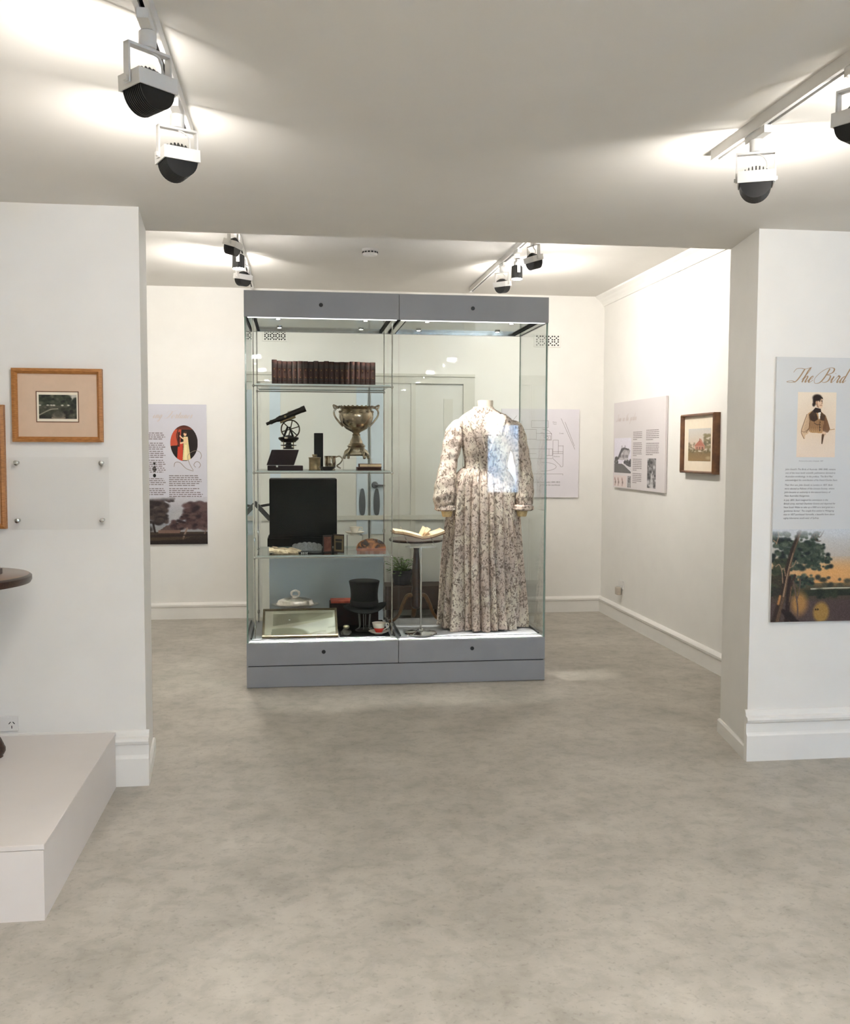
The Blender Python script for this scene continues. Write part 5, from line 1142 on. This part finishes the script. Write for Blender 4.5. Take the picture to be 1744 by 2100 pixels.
for sg in (-1, 1):                                      # pleated revers from shoulder to waist, lying on the bodice
    bm = B(); rows_ = []
    for s in np.linspace(0, 1, 22):
        xx = 1.212 + sg*(.098-.082*s); zz = 1.684-.27*s; w = .042-.016*s
        row = []
        for q in (-.6, -.2, .2, .6, 1):
            x_ = xx+sg*w*q; row.append(bm.verts.new((x_, body_y(x_, zz)-.006-.004*abs(math.sin(q*6)), zz+.004*q)))
        rows_.append(row)
    for a_, b_ in zip(rows_, rows_[1:]):
        for k in range(4): bm.faces.new((a_[k], a_[k+1], b_[k+1], b_[k]))
    o = obj('revers', bm, DRESS, t, smooth=True); sm = o.modifiers.new('thick', 'SOLIDIFY'); sm.thickness = .004
    path = {-1: [(1.095, 6.280, 1.628, .034), (1.040, 6.275, 1.585, .064), (1.012, 6.265, 1.52, .066), (.990, 6.250, 1.44, .058), (.972, 6.235, 1.36, .056), (.956, 6.210, 1.27, .064), (.942, 6.190, 1.18, .068), (.936, 6.180, 1.115, .064), (.945, 6.178, 1.085, .046)],
            1: [(1.352, 6.280, 1.628, .034), (1.405, 6.275, 1.585, .064), (1.430, 6.265, 1.52, .064), (1.452, 6.250, 1.44, .054), (1.466, 6.235, 1.36, .052), (1.474, 6.210, 1.27, .054), (1.472, 6.190, 1.18, .056), (1.466, 6.180, 1.115, .054), (1.462, 6.178, 1.085, .042)]}[sg]
    P_ = cr(path, 6); bm = B(); rings = []
    for i, q in enumerate(P_):
        tt = (P_[min(i+1, len(P_)-1)][:3] - P_[max(i-1, 0)][:3]); tt = Vector(tt).normalized(); sx = tt.cross(Vector((0, 1, 0))).normalized(); sy = tt.cross(sx)
        u = i/(len(P_)-1)
        rings.append([bm.verts.new(Vector(q[:3]) + (sx*math.cos(2*PI*k/40)+sy*math.sin(2*PI*k/40)*.85)*q[3]*(1+.05*math.sin(7*2*PI*k/40+3*u)+.04*math.sin(16*u*PI+2*math.cos(2*PI*k/40)))) for k in range(40)])
    for a_, b_ in zip(rings, rings[1:]):
        for k in range(40): j = (k+1) % 40; bm.faces.new((a_[k], a_[j], b_[j], b_[k]))
    bm.faces.new(rings[0]); sl_ = obj('sleeve', bm, DRESS, t, smooth=True)
    e = Vector(path[-1][:3]); bm = B(); lathe(bm, [(.044, .02), (.062, .008), (.066, -.012), (.050, -.022)], e, 40, 1, .85, wob=lambda a, k: 1+.06*math.sin(9*a)); obj('cuff_frill', bm, DRESS, sl_, smooth=True)
    bm = B(); lathe(bm, [(.040, .0), (.036, -.03), (.030, -.055), (.026, -.06)], e+Vector((.012*-sg, 0, 0)), 32, 1, .8, wob=lambda a, k: 1+.05*math.sin(8*a)); obj('undersleeve', bm, mat('yellowed_lace', (206, 182, 136), .8, rgb2=(184, 158, 112), scale=90), sl_, smooth=True, label='yellowed undersleeve')

# ------------------------------------------------------------------ behind the case
t = tag((lambda bm: (box(bm, -.197, 7.0, 0, .622, 7.36, .689), obj('grey_plinth', bm, mat('pale_blue_grey_paint', (176, 182, 188), .5, var=.015, scale=4), bevel=.003))[1])(B()), 'pale grey plinth standing behind the left bay of the case', 'plinth')
t = thing('black_cabinet', 'black box shaped cabinet with a lever arm on the plinth behind the case', 'cabinet', (.045, 7.15, .689))
BC = mat('matt_black_paint', (7, 7, 8), .6, spec=.12, var=.2, scale=12)
bm = B(); box(bm, -.194, 7.05, .833, .288, 7.32, 1.243); obj('body', bm, BC, t, bevel=.004)
bm = B(); box(bm, -.209, 7.03, .689, .292, 7.33, .820); box(bm, -.200, 7.04, .820, .290, 7.33, .836); obj('base', bm, BC, t, bevel=.004)
ARM = mat('charcoal_paint', (40, 37, 36), .45, var=.08)
bm = B(); d1 = Vector((-.10, 0, .11)); obox(bm, (-.246, 7.10, 1.012), d1, (0, 1, 0), (.11, 0, .10), .085, .016, .016); obj('lever_arm', bm, ARM, t, bevel=.003)
bm = B(); obox(bm, (-.225, 7.14, 1.050), (-.07, 0, -.012), (0, 1, 0), (.012, 0, -.07), .04, .010, .009); obj('tie_bar', bm, ARM, t)
t = thing('low_bench', 'low dark wooden bench against the back wall behind the tripod table', 'bench', (1.0, 8.3, 0))
BW = mat('dark_bench_wood', (48, 34, 28), .5, rgb2=(66, 48, 40), scale=9, stretch=(2, 14, 14))
bm = B(); box(bm, .74, 8.16, .10, 1.26, 8.44, .30); obj('bench_body', bm, BW, t, bevel=.004)
for x in (.77, 1.19):
    for y in (8.19, 8.37):
        bm = B(); box(bm, x, y, 0, x+.04, y+.04, .10); obj('leg', bm, BW, t)
t = thing('potted_plant', 'leafy green plant in a dark pot on the low bench', 'potted plant', (.895, 8.29, .30))
bm = B(); lathe(bm, [(.062, .30), (.07, .305), (.088, .405), (.094, .408), (.094, .425), (.086, .425), (.08, .40), (.0, .395)], (.895, 8.29, .0), 32); obj('pot', bm, mat('dark_blue_grey_pot', (36, 36, 44), .5, var=.08), t, smooth=True)
LEAF = mat('fresh_leaf', (72, 104, 50), .5, rgb2=(112, 144, 76), scale=20); rr = random.Random(4)
bm = B(); bs = B()
for k in range(130):
    a = rr.uniform(0, 2*PI); rad = rr.uniform(.01, .115); h = rr.uniform(.40, .52) - rad*.25 + .02
    tip = Vector((.895-.02+rad*math.cos(a)*1.1, 8.29+rad*math.sin(a), h)); root = Vector((.895+rad*.2*math.cos(a), 8.29+rad*.2*math.sin(a), .40))
    tube(bs, [root, (root+tip)/2+Vector((0, 0, .02)), tip], .0016, 5)
    d = Vector((math.cos(a), math.sin(a), rr.uniform(-.4, .5))).normalized(); sd = d.cross(Vector((0, 0, 1))).normalized(); L_, w_ = rr.uniform(.022, .036), rr.uniform(.012, .019)
    vs = [bm.verts.new(p) for p in (tip-d*.004, tip+d*L_*.4+sd*w_, tip+d*L_, tip+d*L_*.4-sd*w_)]; md_ = bm.verts.new(tip+d*L_*.45-Vector((0, 0, .004)))
    for i in range(4): bm.faces.new((vs[i], vs[(i+1) % 4], md_))
o = obj('leaves', bm, LEAF, t); obj('stems', bs, mat('green_stem', (84, 104, 52), .6), t)
